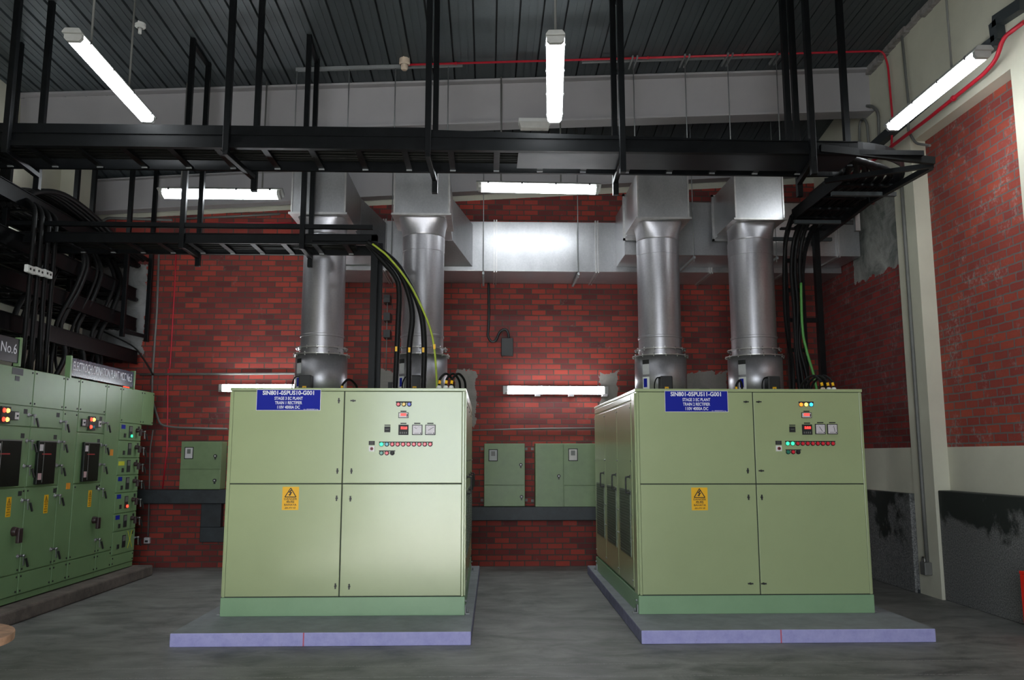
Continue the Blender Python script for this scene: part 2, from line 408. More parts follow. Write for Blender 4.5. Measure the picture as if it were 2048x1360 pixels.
ibeam('trim_2', 12.66, lambda X: 6.33 + .065 * X - .01, .52, .10, .02, .10)
# dado slabs (tarred render) on the right wall
d = MB(); d.box(5.30, 5.46, YF, 9.71, 0, 1.25)
struct('trim_3', d, DADO, .012)
struct('trim_4', MB().box(5.22, 5.30, 10.22, YB - .01, 0, 1.19), DADO, .01)
# cement fillet where the roof meets the right wall
f = MB(); random.seed(3)
for i in range(26):
    y = 6.0 + i * .18; q = .05 + .03 * random.random()
    f.box(XR - q, XR + .01, y, y + .18, zc(XR, y) - .06 - .05 * random.random(), zc(XR, y) + .02)
struct('trim_5', f, simple('rough_cement_fillet', (.26, .24, .23), .9, var=.35, nscale=12, bmp=.6))
# black ledge and L shaped channel on the back wall
led = MB(); led.box(-6.2, -3.6, YB - .3, YB + .01, .955, 1.155).box(-3.6, 5.2, YB - .3, YB + .01, .70, .90)
struct('trim_6', led, LEDGE, .01)
struct('trim_7', MB().box(-4.27, -3.97, YB - .12, YB + .01, .60, .955).box(-4.27, -3.0, YB - .12, YB + .01, .38, .60), LEDGE, .008)
struct('trim_8', MB().box(XR - .05, XR, 10.2, YB, 0, .04), LEDGE)

# ================= RECTIFIER CABINETS =================
CF = 8.30           # door face
FX = Fr((0, 0, 0), (1, 0, 0), (0, 0, 1))                     # a = X, b = Z, c = -Y
def pz(x, y, Y=CF): q = at(x, y, Y=Y); return q.x, q.z
def rect(x0, y0, x1, y1, Y=CF):
    cx, cy = (x0 + x1) / 2, (y0 + y1) / 2
    return pz(x0, cy, Y)[0], pz(x1, cy, Y)[0], pz(cx, y1, Y)[1], pz(cx, y0, Y)[1]
def fb(m, r, c0, c1, mi=0): return m.fbox(FX, r[0], r[1], r[2], r[3], c0, c1, mi)
FACE = -CF
def danger(parent, r, fr, c):
    m = MB(); a0, a1, b0, b1 = r; w = a1 - a0; h = b1 - b0; cx = (a0 + a1) / 2
    m.fbox(fr, a0, a1, b0, b1, c, c + .002, 0)
    t0 = b0 + h * .56; t1 = b0 + h * .95; hw = w * .34
    th = w * .05
    for (p, q) in (((cx - hw, t0), (cx + hw, t0)), ((cx + hw, t0), (cx, t1)), ((cx, t1), (cx - hw, t0))):
        P0 = fr.p(*p, c + .0025); P1 = fr.p(*q, c + .0025)
        m.beam(P0, P1, th, .0015, fr.n, 1)
    bl = [(.02, .9), (-.16, .48), (-.02, .50), (-.10, .22), (-.18, .26), (-.06, .06), (.06, .24), (0, .22), (.12, .58), (-.02, .56), (.1, .84)]
    m.poly(fr, [(cx + px * w * .9, t0 + (t1 - t0) * (.08 + .82 * py)) for px, py in bl], c + .002, c + .0035, 1)
    for i, (tx, k) in enumerate((('DANGER', .115), ('危险', .12), ('BAHAYA', .115), ('அபாயம்', .10))):
        m.text(fr, tx, cx, b0 + h * (.47 - .125 * i), h * k, c + .0022, 1, bold=.0004, width=w * (.78, .5, .74, .66)[i])
    return link('danger_sign', m, [YEL, BLK], parent)
def cabinet(idx, X0, X1, xs, zs, px, label):
    """xs split x, zs split z, px table of pixel placed fittings"""
    Z0, Z1 = .12, 2.325; YBK = 11.5
    t = thing('rectifier_cabinet', ((X0 + X1) / 2, CF + 1.6, .12), label, 'electrical cabinet')
    link('body', MB().box(X0, X1, CF + .022, YBK, Z0 + .19, Z1 - .03), GREEN, t, .004)
    link('base_plinth', MB().box(X0 - .012, X1 + .012, CF + .005, YBK + .01, Z0, Z0 + .175), GREEN2, t, .004)
    link('seam_backing', MB().box(X0 + .012, X1 - .012, CF + .010, CF + .023, Z0 + .175, Z1 - .01), SEAM, t)
    link('roof_cap', MB().box(X0 - .01, X1 + .01, CF - .002, YBK + .01, Z1 - .03, Z1), GREEN, t, .004)
    sd = []
    for sx, X in ((-1, X0), (1, X1)):
        m = MB()
        m.box(min(X, X + sx * .016), max(X, X + sx * .016), CF + .03, CF + .20, Z0 + .18, Z1 - .04)
        m.box(min(X, X + sx * .012), max(X, X + sx * .012), CF + .25, YBK - .05, Z1 - .10, Z1 - .04)
        link('side_frame', m, GREEN, t, .003)
    doors = {}
    g = .005
    R = {'ul': (X0 + .028, xs - g, zs + g, Z1 - .035), 'ur': (xs + g, X1 - .028, zs + g, Z1 - .035),
         'll': (X0 + .028, xs - g, Z0 + .185, zs - g), 'lr': (xs + g, X1 - .028, Z0 + .185, zs - g)}
    for k in ('ul', 'ur', 'll', 'lr'):
        m = MB(); fb(m, R[k], FACE - .018, FACE, 0); doors[k] = link('door', m, GREEN, t, .004)
    for a in (X0 + .002, X1 - .026):
        link('corner_post', MB().box(a, a + .024, CF + .001, CF + .03, Z0 + .18, Z1 - .032), GREEN, t, .003)
    fr = Fr((0, CF, 0), (1, 0, 0), (0, 0, 1))
    for (k, x, y, vert) in px['latch']:
        a, b = pz(x, y); m = MB()
        m.cyl(fr.p(a, b, 0), fr.p(a, b, .006), .011, 14)
        m.fbox(fr, a - (.006 if vert else .026), a + (.006 if vert else .026), b - (.026 if vert else .006), b + (.026 if vert else .006), .006, .018)
        m.cyl(fr.p(a, b, .006), fr.p(a, b, .02), .010, 12)
        link('latch', m, BLACKM, doors[k])
    ox, oy = px['off']
    def q(x0, y0, x1, y1): return rect(x0 + 0, y0 + 0, x1, y1)
    # name sign
    r = rect(*px['sign']); m = MB(); m.fbox(fr, *r, 0, .003, 0)
    e = .004
    for rr in ((r[0], r[1], r[2], r[2] + e), (r[0], r[1], r[3] - e, r[3]), (r[0], r[0] + e, r[2], r[3]), (r[1] - e, r[1], r[2], r[3])): m.fbox(fr, *rr, .003, .0034, 1)
    w_, h_ = r[1] - r[0], r[3] - r[2]; cx = (r[0] + r[1]) / 2
    for i, (tx, fh, ww) in enumerate(px['text']):
        m.text(fr, tx, cx, r[3] - h_ * (.17, .43, .64, .85)[i], h_ * fh, .0034, 1, width=w_ * ww, bold=(.0016 if i == 0 else .0008))
    m.text(fr, 'www.', r[0] + w_ * .755, r[2] + h_ * .06, h_ * .06, .0034, 1, width=w_ * .035); m.text(fr, '.com.sg', r[0] + w_ * .94, r[2] + h_ * .06, h_ * .06, .0034, 1, width=w_ * .05)
    for i in range(14): m.fbox(fr, r[0] + w_ * (.782 + .0095 * i), r[0] + w_ * (.788 + .0095 * i), r[2] + h_ * .045, r[2] + h_ * (.07 + .012 * (i % 2)), .003, .0034, 1)
    link('name_sign', m, [BLUE, WTX], doors['ul'])
    danger(doors['ll'], rect(*px['danger']), fr, 0)
    D = doors['ur']
    def lab(x0, y0, x1, y1, name='label_strip'): m = MB(); m.fbox(fr, *rect(x0, y0, x1, y1), 0, .003); return link(name, m, BLK, D)
    def lamp(x, y, mat, r=.021, name='indicator_lamp'):
        a, b = pz(x, y); m = MB(); m.cyl(fr.p(a, b, 0), fr.p(a, b, .006), r + .005, 18, mi=1)
        m.cyl(fr.p(a, b, .006), fr.p(a, b, .018), r, 18, r * .75, mi=0); return link(name, m, [mat, BLACKM], D)
    a, b_, st = px['row1']; lab(a - 5, b_ - 6, a + 2 * st + 5, b_ - 3)
    for i, mt in enumerate(px['lamps1']): lamp(a + i * st, b_, mt, .019)
    # digital displays
    def display(x0, y0, x1, y1, kind):
        r = rect(x0, y0, x1, y1); m = MB(); w = r[1] - r[0]; h = r[3] - r[2]
        m.fbox(fr, *r, 0, .008, 1)
        if kind == 'small':
            m.fbox(fr, r[0] + w * .05, r[1] - w * .05, r[2] + h * .1, r[3] - h * .1, .008, .009, 2)
            m.fbox(fr, r[0] + w * .22, r[1] - w * .22, r[2] + h * .38, r[3] - h * .16, .009, .0095, 0)
            m.fbox(fr, r[1] - w * .18, r[1] - w * .08, r[2] + h * .2, r[2] + h * .75, .009, .0095, 1)
            link('digital_meter', m, [SCREEN, BLK, METERF], D)
        else:
            m.fbox(fr, r[0] + w * .2, r[1] - w * .12, r[3] - h * .46, r[3] - h * .18, .008, .0085, 2)
            m.text(fr, px['digits'], (r[0] + r[1]) / 2 + w * .05, r[3] - h * .32, h * .30, .0086, 0, bold=.002)
            for i in range(4): m.fbox(fr, r[0] + w * (.14 + .2 * i), r[0] + w * (.24 + .2 * i), r[2] + h * .12, r[2] + h * .3, .008, .0088, 3)
            link('digital_meter', m, [SCREEN, BLK, emis('red_screen_dim', (.5, .02, .02), .5, (.2, 0, 0)), GREY], D)
    x, y = px['disp1']; display(x, y, x + 20, y + 11, 'small'); lab(x + 4, y - 3.5, x + 16, y - 1.2)
    x, y = px['disp2']; display(x, y, x + 20, y + 20.5, 'big'); lab(x + 4, y - 3.8, x + 16, y - 1.6)
    for j, (x, y) in enumerate(px['analog']):
        r = rect(x, y, x + 20.5, y + 20.5); m = MB(); w = r[1] - r[0]; h = r[3] - r[2]
        m.fbox(fr, *r, 0, .010, 1); m.fbox(fr, r[0] + w * .07, r[1] - w * .07, r[2] + h * .07, r[3] - h * .07, .010, .011, 0)
        N = px['needle'][j]
        m.beam(fr.p(r[0] + w * N[0], r[2] + h * N[1], .012), fr.p(r[0] + w * N[2], r[2] + h * N[3], .012), .004, .001, fr.n, 1)
        for (u, v) in ((.2, .75), (.33, .84), (.5, .70), (.66, .80), (.8, .74)): m.fbox(fr, r[0] + w * (u - .025), r[0] + w * (u + .025), r[2] + h * (v - .012), r[2] + h * (v + .012), .011, .0116, 1)
        m.fbox(fr, r[0] + w * .22, r[0] + w * .7, r[2] + h * .16, r[2] + h * .19, .011, .0116, 1)
        m.cyl(fr.p(r[1] - w * .16, r[2] + h * .17, .011), fr.p(r[1] - w * .16, r[2] + h * .17, .012), .006, 10, mi=1)
        link('analogue_meter', m, [METERF, BLK], D); lab(x + 4, y - 3.8, x + 16.5, y - 1.6)
    x, y = px['black']; m = MB(); m.fbox(fr, *rect(x, y, x + 11.5, y + 11.5), 0, .012, 0); r = rect(x + 2, y + 5, x + 9, y + 6.2); m.fbox(fr, *r, .012, .013, 1)
    link('hour_meter', m, [BLK, GREY], D); lab(x, y - 3.6, x + 12, y - 1.6)
    x, y = px['key']; m = MB(); r = rect(x, y, x + 12, y + 8); m.fbox(fr, *r, 0, .003, 0)
    for i in range(3): m.fbox(fr, r[0] + .01, r[1] - .012, r[2] + (r[3] - r[2]) * (.2 + .28 * i), r[2] + (r[3] - r[2]) * (.27 + .28 * i), .003, .0035, 1)
    link('label_plate', m, [BLK, GREY], D)
    r = rect(x + .5, y + 9.8, x + 12, y + 21); m = MB(); m.fbox(fr, *r, 0, .012, 0); cxx = (r[0] + r[1]) / 2; czz = (r[2] + r[3]) / 2
    m.cyl(fr.p(cxx, czz, .012), fr.p(cxx, czz, .022), .016, 16, mi=1); m.cyl(fr.p(cxx, czz, .022), fr.p(cxx, czz, .026), .008, 12, mi=2)
    link('test_button', m, [WHITE, simple('maroon_button', (.25, .02, .03), .4), BLK], D)
    x, y, st = px['row2']; lab(x - 5, y - 5.2, x + 9 * st + 5, y - 3.2)
    for i in range(10): lamp(x + i * st, y, px['lamps2'][i], .019)
    x, y, st = px['row3']; lab(x - 5, y - 5.2, x + 2 * st + 6, y - 3.2)
    for i, mt in enumerate((L_GRNOFF, L_RED, BLK)): lamp(x + i * st, y, mt, .019, 'push_button')
    # side doors on both flanks
    for sx, X in ((-1, X0), (1, X1)):
        fs = Fr((X, 0, 0), (0, -1, 0), (0, 0, 1)) if sx < 0 else Fr((X, 0, 0), (0, 1, 0), (0, 0, 1))
        sg = -1 if sx < 0 else 1
        edges = [8.55, 9.50, 10.48, 11.46]
        for i in range(3):
            y0, y1 = edges[i] + .008, edges[i + 1] - .008
            m = MB(); m.fbox(fs, sg * y0, sg * y1, .34, 2.20, 0, .014)
            dr = link('side_door', m, GREEN, t, .003)
            ya, yb2 = y0 + .10, y1 - .16
            m = MB(); m.fbox(fs, sg * ya, sg * yb2, .62, 1.30, .014, .020, 0)
            for k in range(22): z = .64 + k * .03; m.fbox(fs, sg * (ya + .02), sg * (yb2 - .02), z, z + .012, .020, .024, 1)
            link('louvre_panel', m, [PANELM, PANELD], dr)
            m = MB(); hy = y0 + .10
            P = lambda z, c: fs.p(sg * hy, z, c)
            m.tube([P(1.27, .012), P(1.27, .05), P(1.285, .06), P(1.42, .06), P(1.435, .05), P(1.435, .012)], .009, 8, k=2)
            m.fbox(fs, sg * (hy - .015), sg * (hy + .015), 1.25, 1.29, .012, .02); m.fbox(fs, sg * (hy - .015), sg * (hy + .015), 1.415, 1.455, .012, .02)
            link('handle', m, BLACKM, dr)
            for z in (.40, .80, 1.05, 1.60, 2.15):
                for yy in (y0 + .03, y1 - .03): link('screw', MB().cyl(fs.p(sg * yy, z, .012), fs.p(sg * yy, z, .022), .008, 8), CHROME, dr)
        for yy in (8.36, 11.4):
            m = MB(); a = fs
            m.fbox(a, sg * yy, sg * (yy + .07), .12, .128, 0, .06); m.fbox(a, sg * yy, sg * (yy + .07), .12, .20, .012, .02)
            m.cyl(a.p(sg * (yy + .035), .128, .035), a.p(sg * (yy + .035), .165, .035), .010, 8); m.cyl(a.p(sg * (yy + .02), .24, .01), a.p(sg * (yy + .02), .24, .03), .010, 8)
            link('anchor_bracket', m, STRUT, t)
    return t
c1x0, c1x1 = -2.555, -.225
px1 = dict(off=(0, 0), sign=(513, 779, 641.5, 821), danger=(564.5, 973.5, 597.5, 1020),
    text=(('SIN801-05PUS10-G001', .27, .80), ('STAGE 3 EC PLANT', .20, .44), ('TRAIN 1 RECTIFIER', .20, .42), ('110V 4000A DC', .20, .35)),
    latch=(('ul', 678, 801.5, 1), ('ur', 706.5, 801.5, 0), ('ul', 675, 942, 1), ('ur', 703, 942, 1), ('ll', 673.5, 996.5, 1), ('lr', 701, 997.5, 1), ('ll', 671, 1172, 1), ('lr', 698.5, 1173, 1)),
    row1=(797, 808.7, 10.8), lamps1=(L_RED, L_YEL, L_BLU), disp1=(797, 825), disp2=(797, 849.5), analog=((824.3, 849.5), (850.5, 849.5)),
    needle=((.25, .72, .45, .62), (.30, .45, .85, .78)), black=(769, 853), key=(737.5, 882), row2=(763, 888.5, 10.83), row3=(763, 906, 10.8), digits='7.1.8',
    lamps2=[L_GRN, L_CYA] + [L_RED] * 8)
cabinet(1, c1x0, c1x1, pz(687, 870)[0], pz(690, 967.5)[1], px1, 'left green rectifier cabinet with blue sign for train 1, on lavender edged plinth')
px2 = dict(off=(0, 0), sign=(1329.5, 781.5, 1455.7, 824), danger=(1383, 975, 1415.3, 1020.5),
    text=(('SIN801-05PUS11-G001', .27, .80), ('STAGE 3 EC PLANT', .20, .44), ('TRAIN 2 RECTIFIER', .20, .43), ('110V 4000A DC', .20, .36)),
    latch=(('ul', 1491.5, 803.7, 0), ('ur', 1517, 803.7, 0), ('ul', 1495, 941.5, 1), ('ur', 1522, 941.5, 0), ('ll', 1496.5, 994.5, 1), ('lr', 1523, 994.5, 1), ('ll', 1500.5, 1167, 0), ('lr', 1527, 1167, 0)),
    row1=(1602, 809.2, 10), lamps1=(L_ORG, L_AMB, L_BLL), disp1=(1602.8, 825), disp2=(1604, 849), analog=((1630, 848), (1654, 848)),
    needle=((.38, .75, .68, .28), (.62, .80, .72, .25)), black=(1578.5, 853), key=(1551, 881.5), row2=(1575, 887, 10.05), row3=(1576, 904, 10.1), digits='3.8.0',
    lamps2=[L_GRN, L_GRN] + [L_RED] * 8)
c2x0, c2x1 = 1.50, 3.81
cabinet(2, c2x0, c2x1, pz(1508.5, 870)[0], pz(1510, 968)[1], px2, 'right green rectifier cabinet with blue sign for train 2, lit orange lamps')
def plinth(x0, x1, x0b, x1b, label):
    m = MB(); y0, y1, h = 7.56, 11.95, .12
    m.add([(x0, y0, 0), (x1, y0, 0), (x1b, y1, 0), (x0b, y1, 0), (x0, y0, h), (x1, y0, h), (x1b, y1, h), (x0b, y1, h)],
          [(0, 3, 2, 1), (4, 5, 6, 7)], 0)
    m.f += [(0, 1, 5, 4)]; m.m += [1]; m.s += [False]
    m.f += [(1, 2, 6, 5), (2, 3, 7, 6), (3, 0, 4, 7)]; m.m += [2, 2, 2]; m.s += [False] * 3
    o = link('concrete_plinth', m, base='world', mats=[PADTOP, LAV, simple('plinth_side_purple_grey', (.17, .17, .26), .8, var=.3, nscale=8)], bevel=.01)
    tag(o, label, 'plinth')
plinth(-2.76, -.135, -2.76, -.10, 'low concrete plinth with lavender front edge under the left rectifier cabinet')
plinth(1.37, 4.02, 1.42, 4.0, 'low concrete plinth with lavender front edge under the right rectifier cabinet')

# ================= DUCTS =================
def flange_ring(parent, c, r, w=.028, t=.012, bolts=14):
    m = MB(); n = 48; c = Vector(c)
    rings = [[c + Vector((math.cos(2 * PI * j / n) * rr, math.sin(2 * PI * j / n) * rr, zz)) for j in range(n)] for rr, zz in ((r - .01, 0), (r + w, 0), (r + w, t), (r - .01, t), (r - .01, 0))]
    m.loft(rings, 0, False, False)
    for k in range(bolts):
        a = 2 * PI * (k + .5) / bolts; p = c + Vector((math.cos(a) * (r + w * .55), math.sin(a) * (r + w * .55), -.018))
        m.cyl(p, p + Vector((0, 0, .045)), .008, 8)
    return link('flange_ring', m, STRUT2, parent)
STRUT2 = simple('zinc_flange', (.50, .49, .48), .35, .8, var=.15, nscale=12)
def stack(X, rp, x0, x1, zb, zt, yend, label, act, flare=None, sheet=True, act_x=.0):
    Y = 10.45; t = thing('exhaust_stack', (X, Y, 2.325), label, 'duct', 'four round exhaust stacks on the rectifier cabinets')
    ZF2 = 2.985; ZF1 = 2.90
    r1 = rp + .055
    link('drum', MB().lathe((X, Y, 0), [(r1, 2.325), (r1, ZF1)], 48), GALVP, t)
    flange_ring(t, (X, Y, ZF1), r1, .03); flange_ring(t, (X, Y, ZF2 + .0), rp + .012, .045)
    pf = [(rp, ZF1 + .012), (rp, 3.13), (rp + .008, 3.135), (rp + .008, 3.16), (rp, 3.165), (rp, zb - .30), ]
    link('round_pipe', MB().lathe((X, Y, 0), pf, 48), GALVP, t)
    link('collar_band', MB().lathe((X, Y, 0), [(rp, zb - .42), (rp + .004, zb - .418), (rp + .004, zb - .23), (rp, zb - .225)], 48), GALVP, t)
    # square to round transition
    n = 48; ya = Y - (x1 - x0) / 2 + .02; yb2 = Y + (x1 - x0) / 2 - .02
    rings = []
    for k in range(9):
        s = k / 8; e = s ** 1.15; ring = []
        for j in range(n):
            a = 2 * PI * j / n; cx, sy = math.cos(a), math.sin(a)
            mx = max(abs(cx), abs(sy)); hw = (x1 - x0) / 2 - .035; q = 1 / (abs(cx) ** 6 + abs(sy) ** 6) ** (1 / 6)
            px_, py_ = X + cx * rp, Y + sy * rp; bx_, by_ = (x0 + x1) / 2 + cx * q * hw, Y + sy * q * hw
            ring.append((px_ + (bx_ - px_) * e, py_ + (by_ - py_) * e, zb - .235 + .235 * s))
        rings.append(ring)
    link('transition', MB().loft(rings), GALVP, t)
    yF = Y - .37
    bx = MB().box(x0, x1, yF, yend, zb, zt)
    link('duct_box', bx, GALV, t, .006)
    m = MB(); m.box(x0 - .035, x1 + .035, yF - .035, yF + .005, zb - .022, zb - .008); m.box(x0 - .035, x1 + .035, yF - .03, Y + .42, zb - .008, zb + .004)
    link('bottom_flange', m, STRUT2, t)
    m = MB()
    for xa in (x0 - .012, x1 - .008): m.box(xa, xa + .02, yF - .012, yF + .01, zb, zt)
    link('corner_seam', m, STRUT2, t)
    ys = yend - .12
    m = MB(); m.box(x0 - .03, x0, ys, ys + .03, zb - .03, zt + .03).box(x1, x1 + .03, ys, ys + .03, zb - .03, zt + .03).box(x0 - .03, x1 + .03, ys, ys + .03, zb - .03, zb).box(x0 - .03, x1 + .03, ys, ys + .03, zt, zt + .03)
    link('joint_flange', m, STRUT2, t)
    if flare:
        fx0, fx1, fz0, fz1, fy = flare
        ring = lambda x0, x1, y, z0, z1: [(x0, y, z0), (x1, y, z0), (x1, y, z1), (x0, y, z1)]
        link('flared_joint', MB().loft([ring(x0 - .002, x1 + .002, yend - .55, zb - .002, zt + .002), ring(fx0, fx1, fy, fz0, fz1)], 0, False), GALV, t)
    # rating sheet on the drum
    a0 = -PI / 2 - .95
    for (z0_, z1_, mt, nm) in ((2.79, 2.845, BLK, 'sticker'), (2.66, 2.79, simple('sticker_white', (.5, .5, .5), .5), 'sticker'), (2.37, 2.63, WHITE, 'sticker'), (2.50, 2.61, BLUE, 'sticker'), (2.40, 2.47, BLUE, 'sticker')):
        m = MB(); e = .002 if mt is not BLUE else .003; A0, A1 = (a0, a0 + .30) if mt is not BLUE else (a0 + .04, a0 + .2); vs = []; fs = []
        for k in range(7):
            a = A0 + (A1 - A0) * k / 6
            vs += [(X + math.cos(a) * (r1 + e), Y + math.sin(a) * (r1 + e), z0_), (X + math.cos(a) * (r1 + e), Y + math.sin(a) * (r1 + e), z1_)]
            if k: fs.append((2 * k - 2, 2 * k, 2 * k + 1, 2 * k - 1))
        m.add(vs, fs); link(nm, m, mt, t)
    # damper actuator
    ax = X + act; ay = Y - r1 - .10
    m = MB().box(ax - .075, ax + .075, ay - .05, ay + .10, 2.33, 2.62); ac = link('damper_actuator', m, BLACKM, t, .012)
    f2 = Fr((ax, ay - .05, 0)); m = MB(); m.fbox(f2, -.025, .022, 2.405, 2.485, 0, .002, 0); m.fbox(f2, -.012, .010, 2.425, 2.465, .002, .003, 1)
    link('warning_label', m, [YEL, BLK], ac)
    link('actuator_cable', MB().tube([(ax - .07, ay - .02, 2.60), (ax - .12, ay - .03, 2.59), (ax - .15, ay - .04, 2.50), (ax - .14, ay - .05, 2.33)], .008, 8), CABLE, ac)
    return t
X1c, X2c, X3c, X4c = -2.102, -.835, 2.214, 3.435
zbA, ztA = 4.665, 5.26
stack(X1c, .268, -2.46, -1.80, zbA, ztA, 11.915, 'leftmost galvanised exhaust stack, on left cabinet behind thin black tray', -.10, (-2.52, -1.50, 4.42, 5.06, 11.93))
stack(X2c, .268, -1.18, -.50, zbA, ztA, 11.915, 'galvanised exhaust stack behind the black cables on the left cabinet', -.045, (-1.22, -.23, 4.42, 5.06, 11.93))
stack(X3c, .272, 1.90, 2.54, 4.64, 5.24, 11.19, 'galvanised exhaust stack on left half of the right rectifier cabinet', -.03)
stack(X4c, .285, 3.15, 3.76, 4.64, 5.24, 11.19, 'rightmost galvanised exhaust stack, beside the black ladder on the right cabinet', .07)
def duct(name, x0, x1, y0, y1, z0, z1, seams, label, nlab):
    t = thing(name, ((x0 + x1) / 2, (y0 + y1) / 2, z0), label, 'duct')
    link('duct_body', MB().box(x0, x1, y0, y1, z0, z1), GALV, t, .006)
    for s in seams:
        m = MB(); 
        for q in (0, .035): m.box(s + q - .009, s + q + .009, y0 - .022, y1, z0 - .022, z1 + .022)
        link('joint_flange', m, STRUT2, t)
    return t
YA = 11.93
duct('main_duct', -2.45, 5.29, YA, YB - .005, 4.355, 5.11, [-1.55, .09, 1.60, 3.3, 4.4], 'long galvanised rectangular duct along the back brick wall, brightly lit in the middle', '')
duct('branch_duct', 1.905, 5.24, 11.18, YA - .005, 4.43, 5.20, [2.62, 4.9], 'shorter galvanised rectangular duct in front, fed by the right pair of stacks', '')
def duct_hanger(xa, y0, y1, zb, label, rods=True):
    t = thing('duct_hanger', (xa, y0, zb), label, 'hanger', 'rod hangers carrying the ducts')
    link('support_rail', MB().box(xa - .015, xa + .015, y0 - .1, y1, zb - .05, zb - .015), STRUT, t)
    link('threaded_rod', MB().cyl((xa, y0 - .07, zb - .09), (xa, y0 - .07, zc(xa, y0) + .0), .007, 8), STRUT, t)
    return t
for xa, y0, y1, zb, lb in ((-.07, YA, 12.7, 4.335, 'thin rod hanger under main duct, left of the bright patch'), (1.33, YA, 12.7, 4.335, 'thin rod hanger under main duct, right of the bright patch'),
                       (-1.42, YA, 12.7, 4.335, 'thin rod hanger on main duct between the two left stacks'), (2.86, 11.18, 11.9, 4.41, 'thin rod hanger on front duct between the two right stacks'),
                       (4.02, 11.18, 11.9, 4.41, 'thin rod hanger on front duct right of the rightmost stack')):
    duct_hanger(xa, y0, y1, zb, lb)
# ceiling strut rails with long threaded rods
def strut(p0, p1, rods, label, fins=False):
    a = at(*p0, Y=10.2); b = at(*p1, Y=10.2); 
    A = Vector((a.x, 10.2, zc(a.x, 10.2) - .03)); B = Vector((b.x, 10.2, zc(b.x, 10.2) - .03))
    t = thing('ceiling_strut', A, label, 'strut')
    link('channel', MB().beam(A, B, .04, .045), STRUT, t)
    for (rx, ry, zb) in rods:
        x = at(rx, ry, Y=10.2).x
        m = MB().cyl((x, 10.2, zb), (x, 10.2, zc(x, 10.2) - .04), .007, 8)
        if fins:
            for q in (-.03, .03): m.beam((x + q, 10.05, zc(x, 10.1) - .06), (x + q, 10.38, zc(x, 10.3) - .06), .02, .03)
        link('threaded_rod', m, STRUT, t)
strut((592, 142), (925, 128), [(592, 200, 5.3), (697, 200, 5.3), (790, 200, 5.3), (896, 200, 5.2)], 'galvanised ceiling strut with four thin rods, left of smoke detector bracket', False)
strut((1164, 122), (1570, 122), [(1268, 200, 5.28), (1372, 200, 5.25), (1458, 200, 5.28), (1556, 200, 5.25)], 'galvanised ceiling strut with thin rods above the right stacks', True)

# ================= CABLE TRAYS =================
def rail_c(m, p0, p1, h, w, up=(0, 0, 1)):
    """C channel: web plus two flanges"""
    d = Vector(p1) - Vector(p0); fr = Fr(p0, d, up)
    m.fbox(fr, 0, d.length, 0, h, -.004, .004); m.fbox(fr, 0, d.length, 0, .008, -w, w); m.fbox(fr, 0, d.length, h - .008, h, -w, w)
PLATE = simple('dark_slate_plate', (.008, .010, .014), .4, var=.4, nscale=3, spec=.4)
T1F, T1R, T1Z = 7.92, 8.55, 4.665
t = thing('cable_tray', (0, 8.8, T1Z), 'long black cable tray crossing the whole view in front of the stacks', 'cable tray')
xe = 3.75
m = MB(); rail_c(m, (-6.2, T1F, T1Z), (xe, T1F, T1Z), .15, .018); link('side_rail', m, BLACK, t)
m = MB(); rail_c(m, (-6.2, T1R, T1Z), (xe, T1R, T1Z), .15, .018); link('side_rail', m, BLACK, t)
m = MB(); m.beam((-6.2, T1F - .03, T1Z + .02), (4.4, T1F - .03, T1Z + .02), .05, .05); link('support_angle', m, BLACK, t)
m = MB(); m.beam((-6.2, T1F + .05, T1Z + .205), (-.6, T1F + .05, T1Z + .205), .03, .11); m.beam((-.6, T1F + .05, T1Z + .19), (xe - .1, T1F + .05, T1Z + .10), .03, .10); link('top_rail', m, BLACK, t)
x = -5.96
while x < xe:
    m = MB(); m.fbox(Fr((x, T1F, T1Z), (0, 1, 0), (0, 0, 1)), 0, T1R - T1F, .012, .035, -.03, .03); m.box(x - .03, x + .03, T1R - .06, T1R - .045, T1Z - .002, T1Z + .012, 1)
    link('rung', m, [BLACK, STRUT], t); x += .465
TZ = T1Z + .06
def cable(pts, r, mat, label, group, name='cable', k=6, mats=None):
    o = link(name, MB().tube(pts, r, 8, k=k), mat); tag(o, label, 'cable', group); return o
G1 = 'cables lying in the long black tray'
random.seed(11)
yy = T1F + .06
for i in range(7):
    r = random.choice((.020, .026, .032)); yy += r + .008
    pts = [(-6.2 + 1.4 * k, yy + random.uniform(-.003, .003), TZ + r + random.uniform(0, .012)) for k in range(8)]
    cable(pts, r, CABLE, 'black cable lying lengthwise in the long black tray across the view', G1)
    yy += r + .008
cable([(-4.6 + 1.1 * k, T1F + .035, TZ + .012 + .006 * (k % 2)) for k in range(5)], .014, EARTH, 'green earth cable along front edge of the long black tray', None, 'earth_cable')
# wide flat cover plate beneath right end of the tray
m = MB(); m.box(.30, xe, T1F + .01, T1R - .16, T1Z + .0, T1Z + .006)
link('bottom_plate', m, PLATE, t)
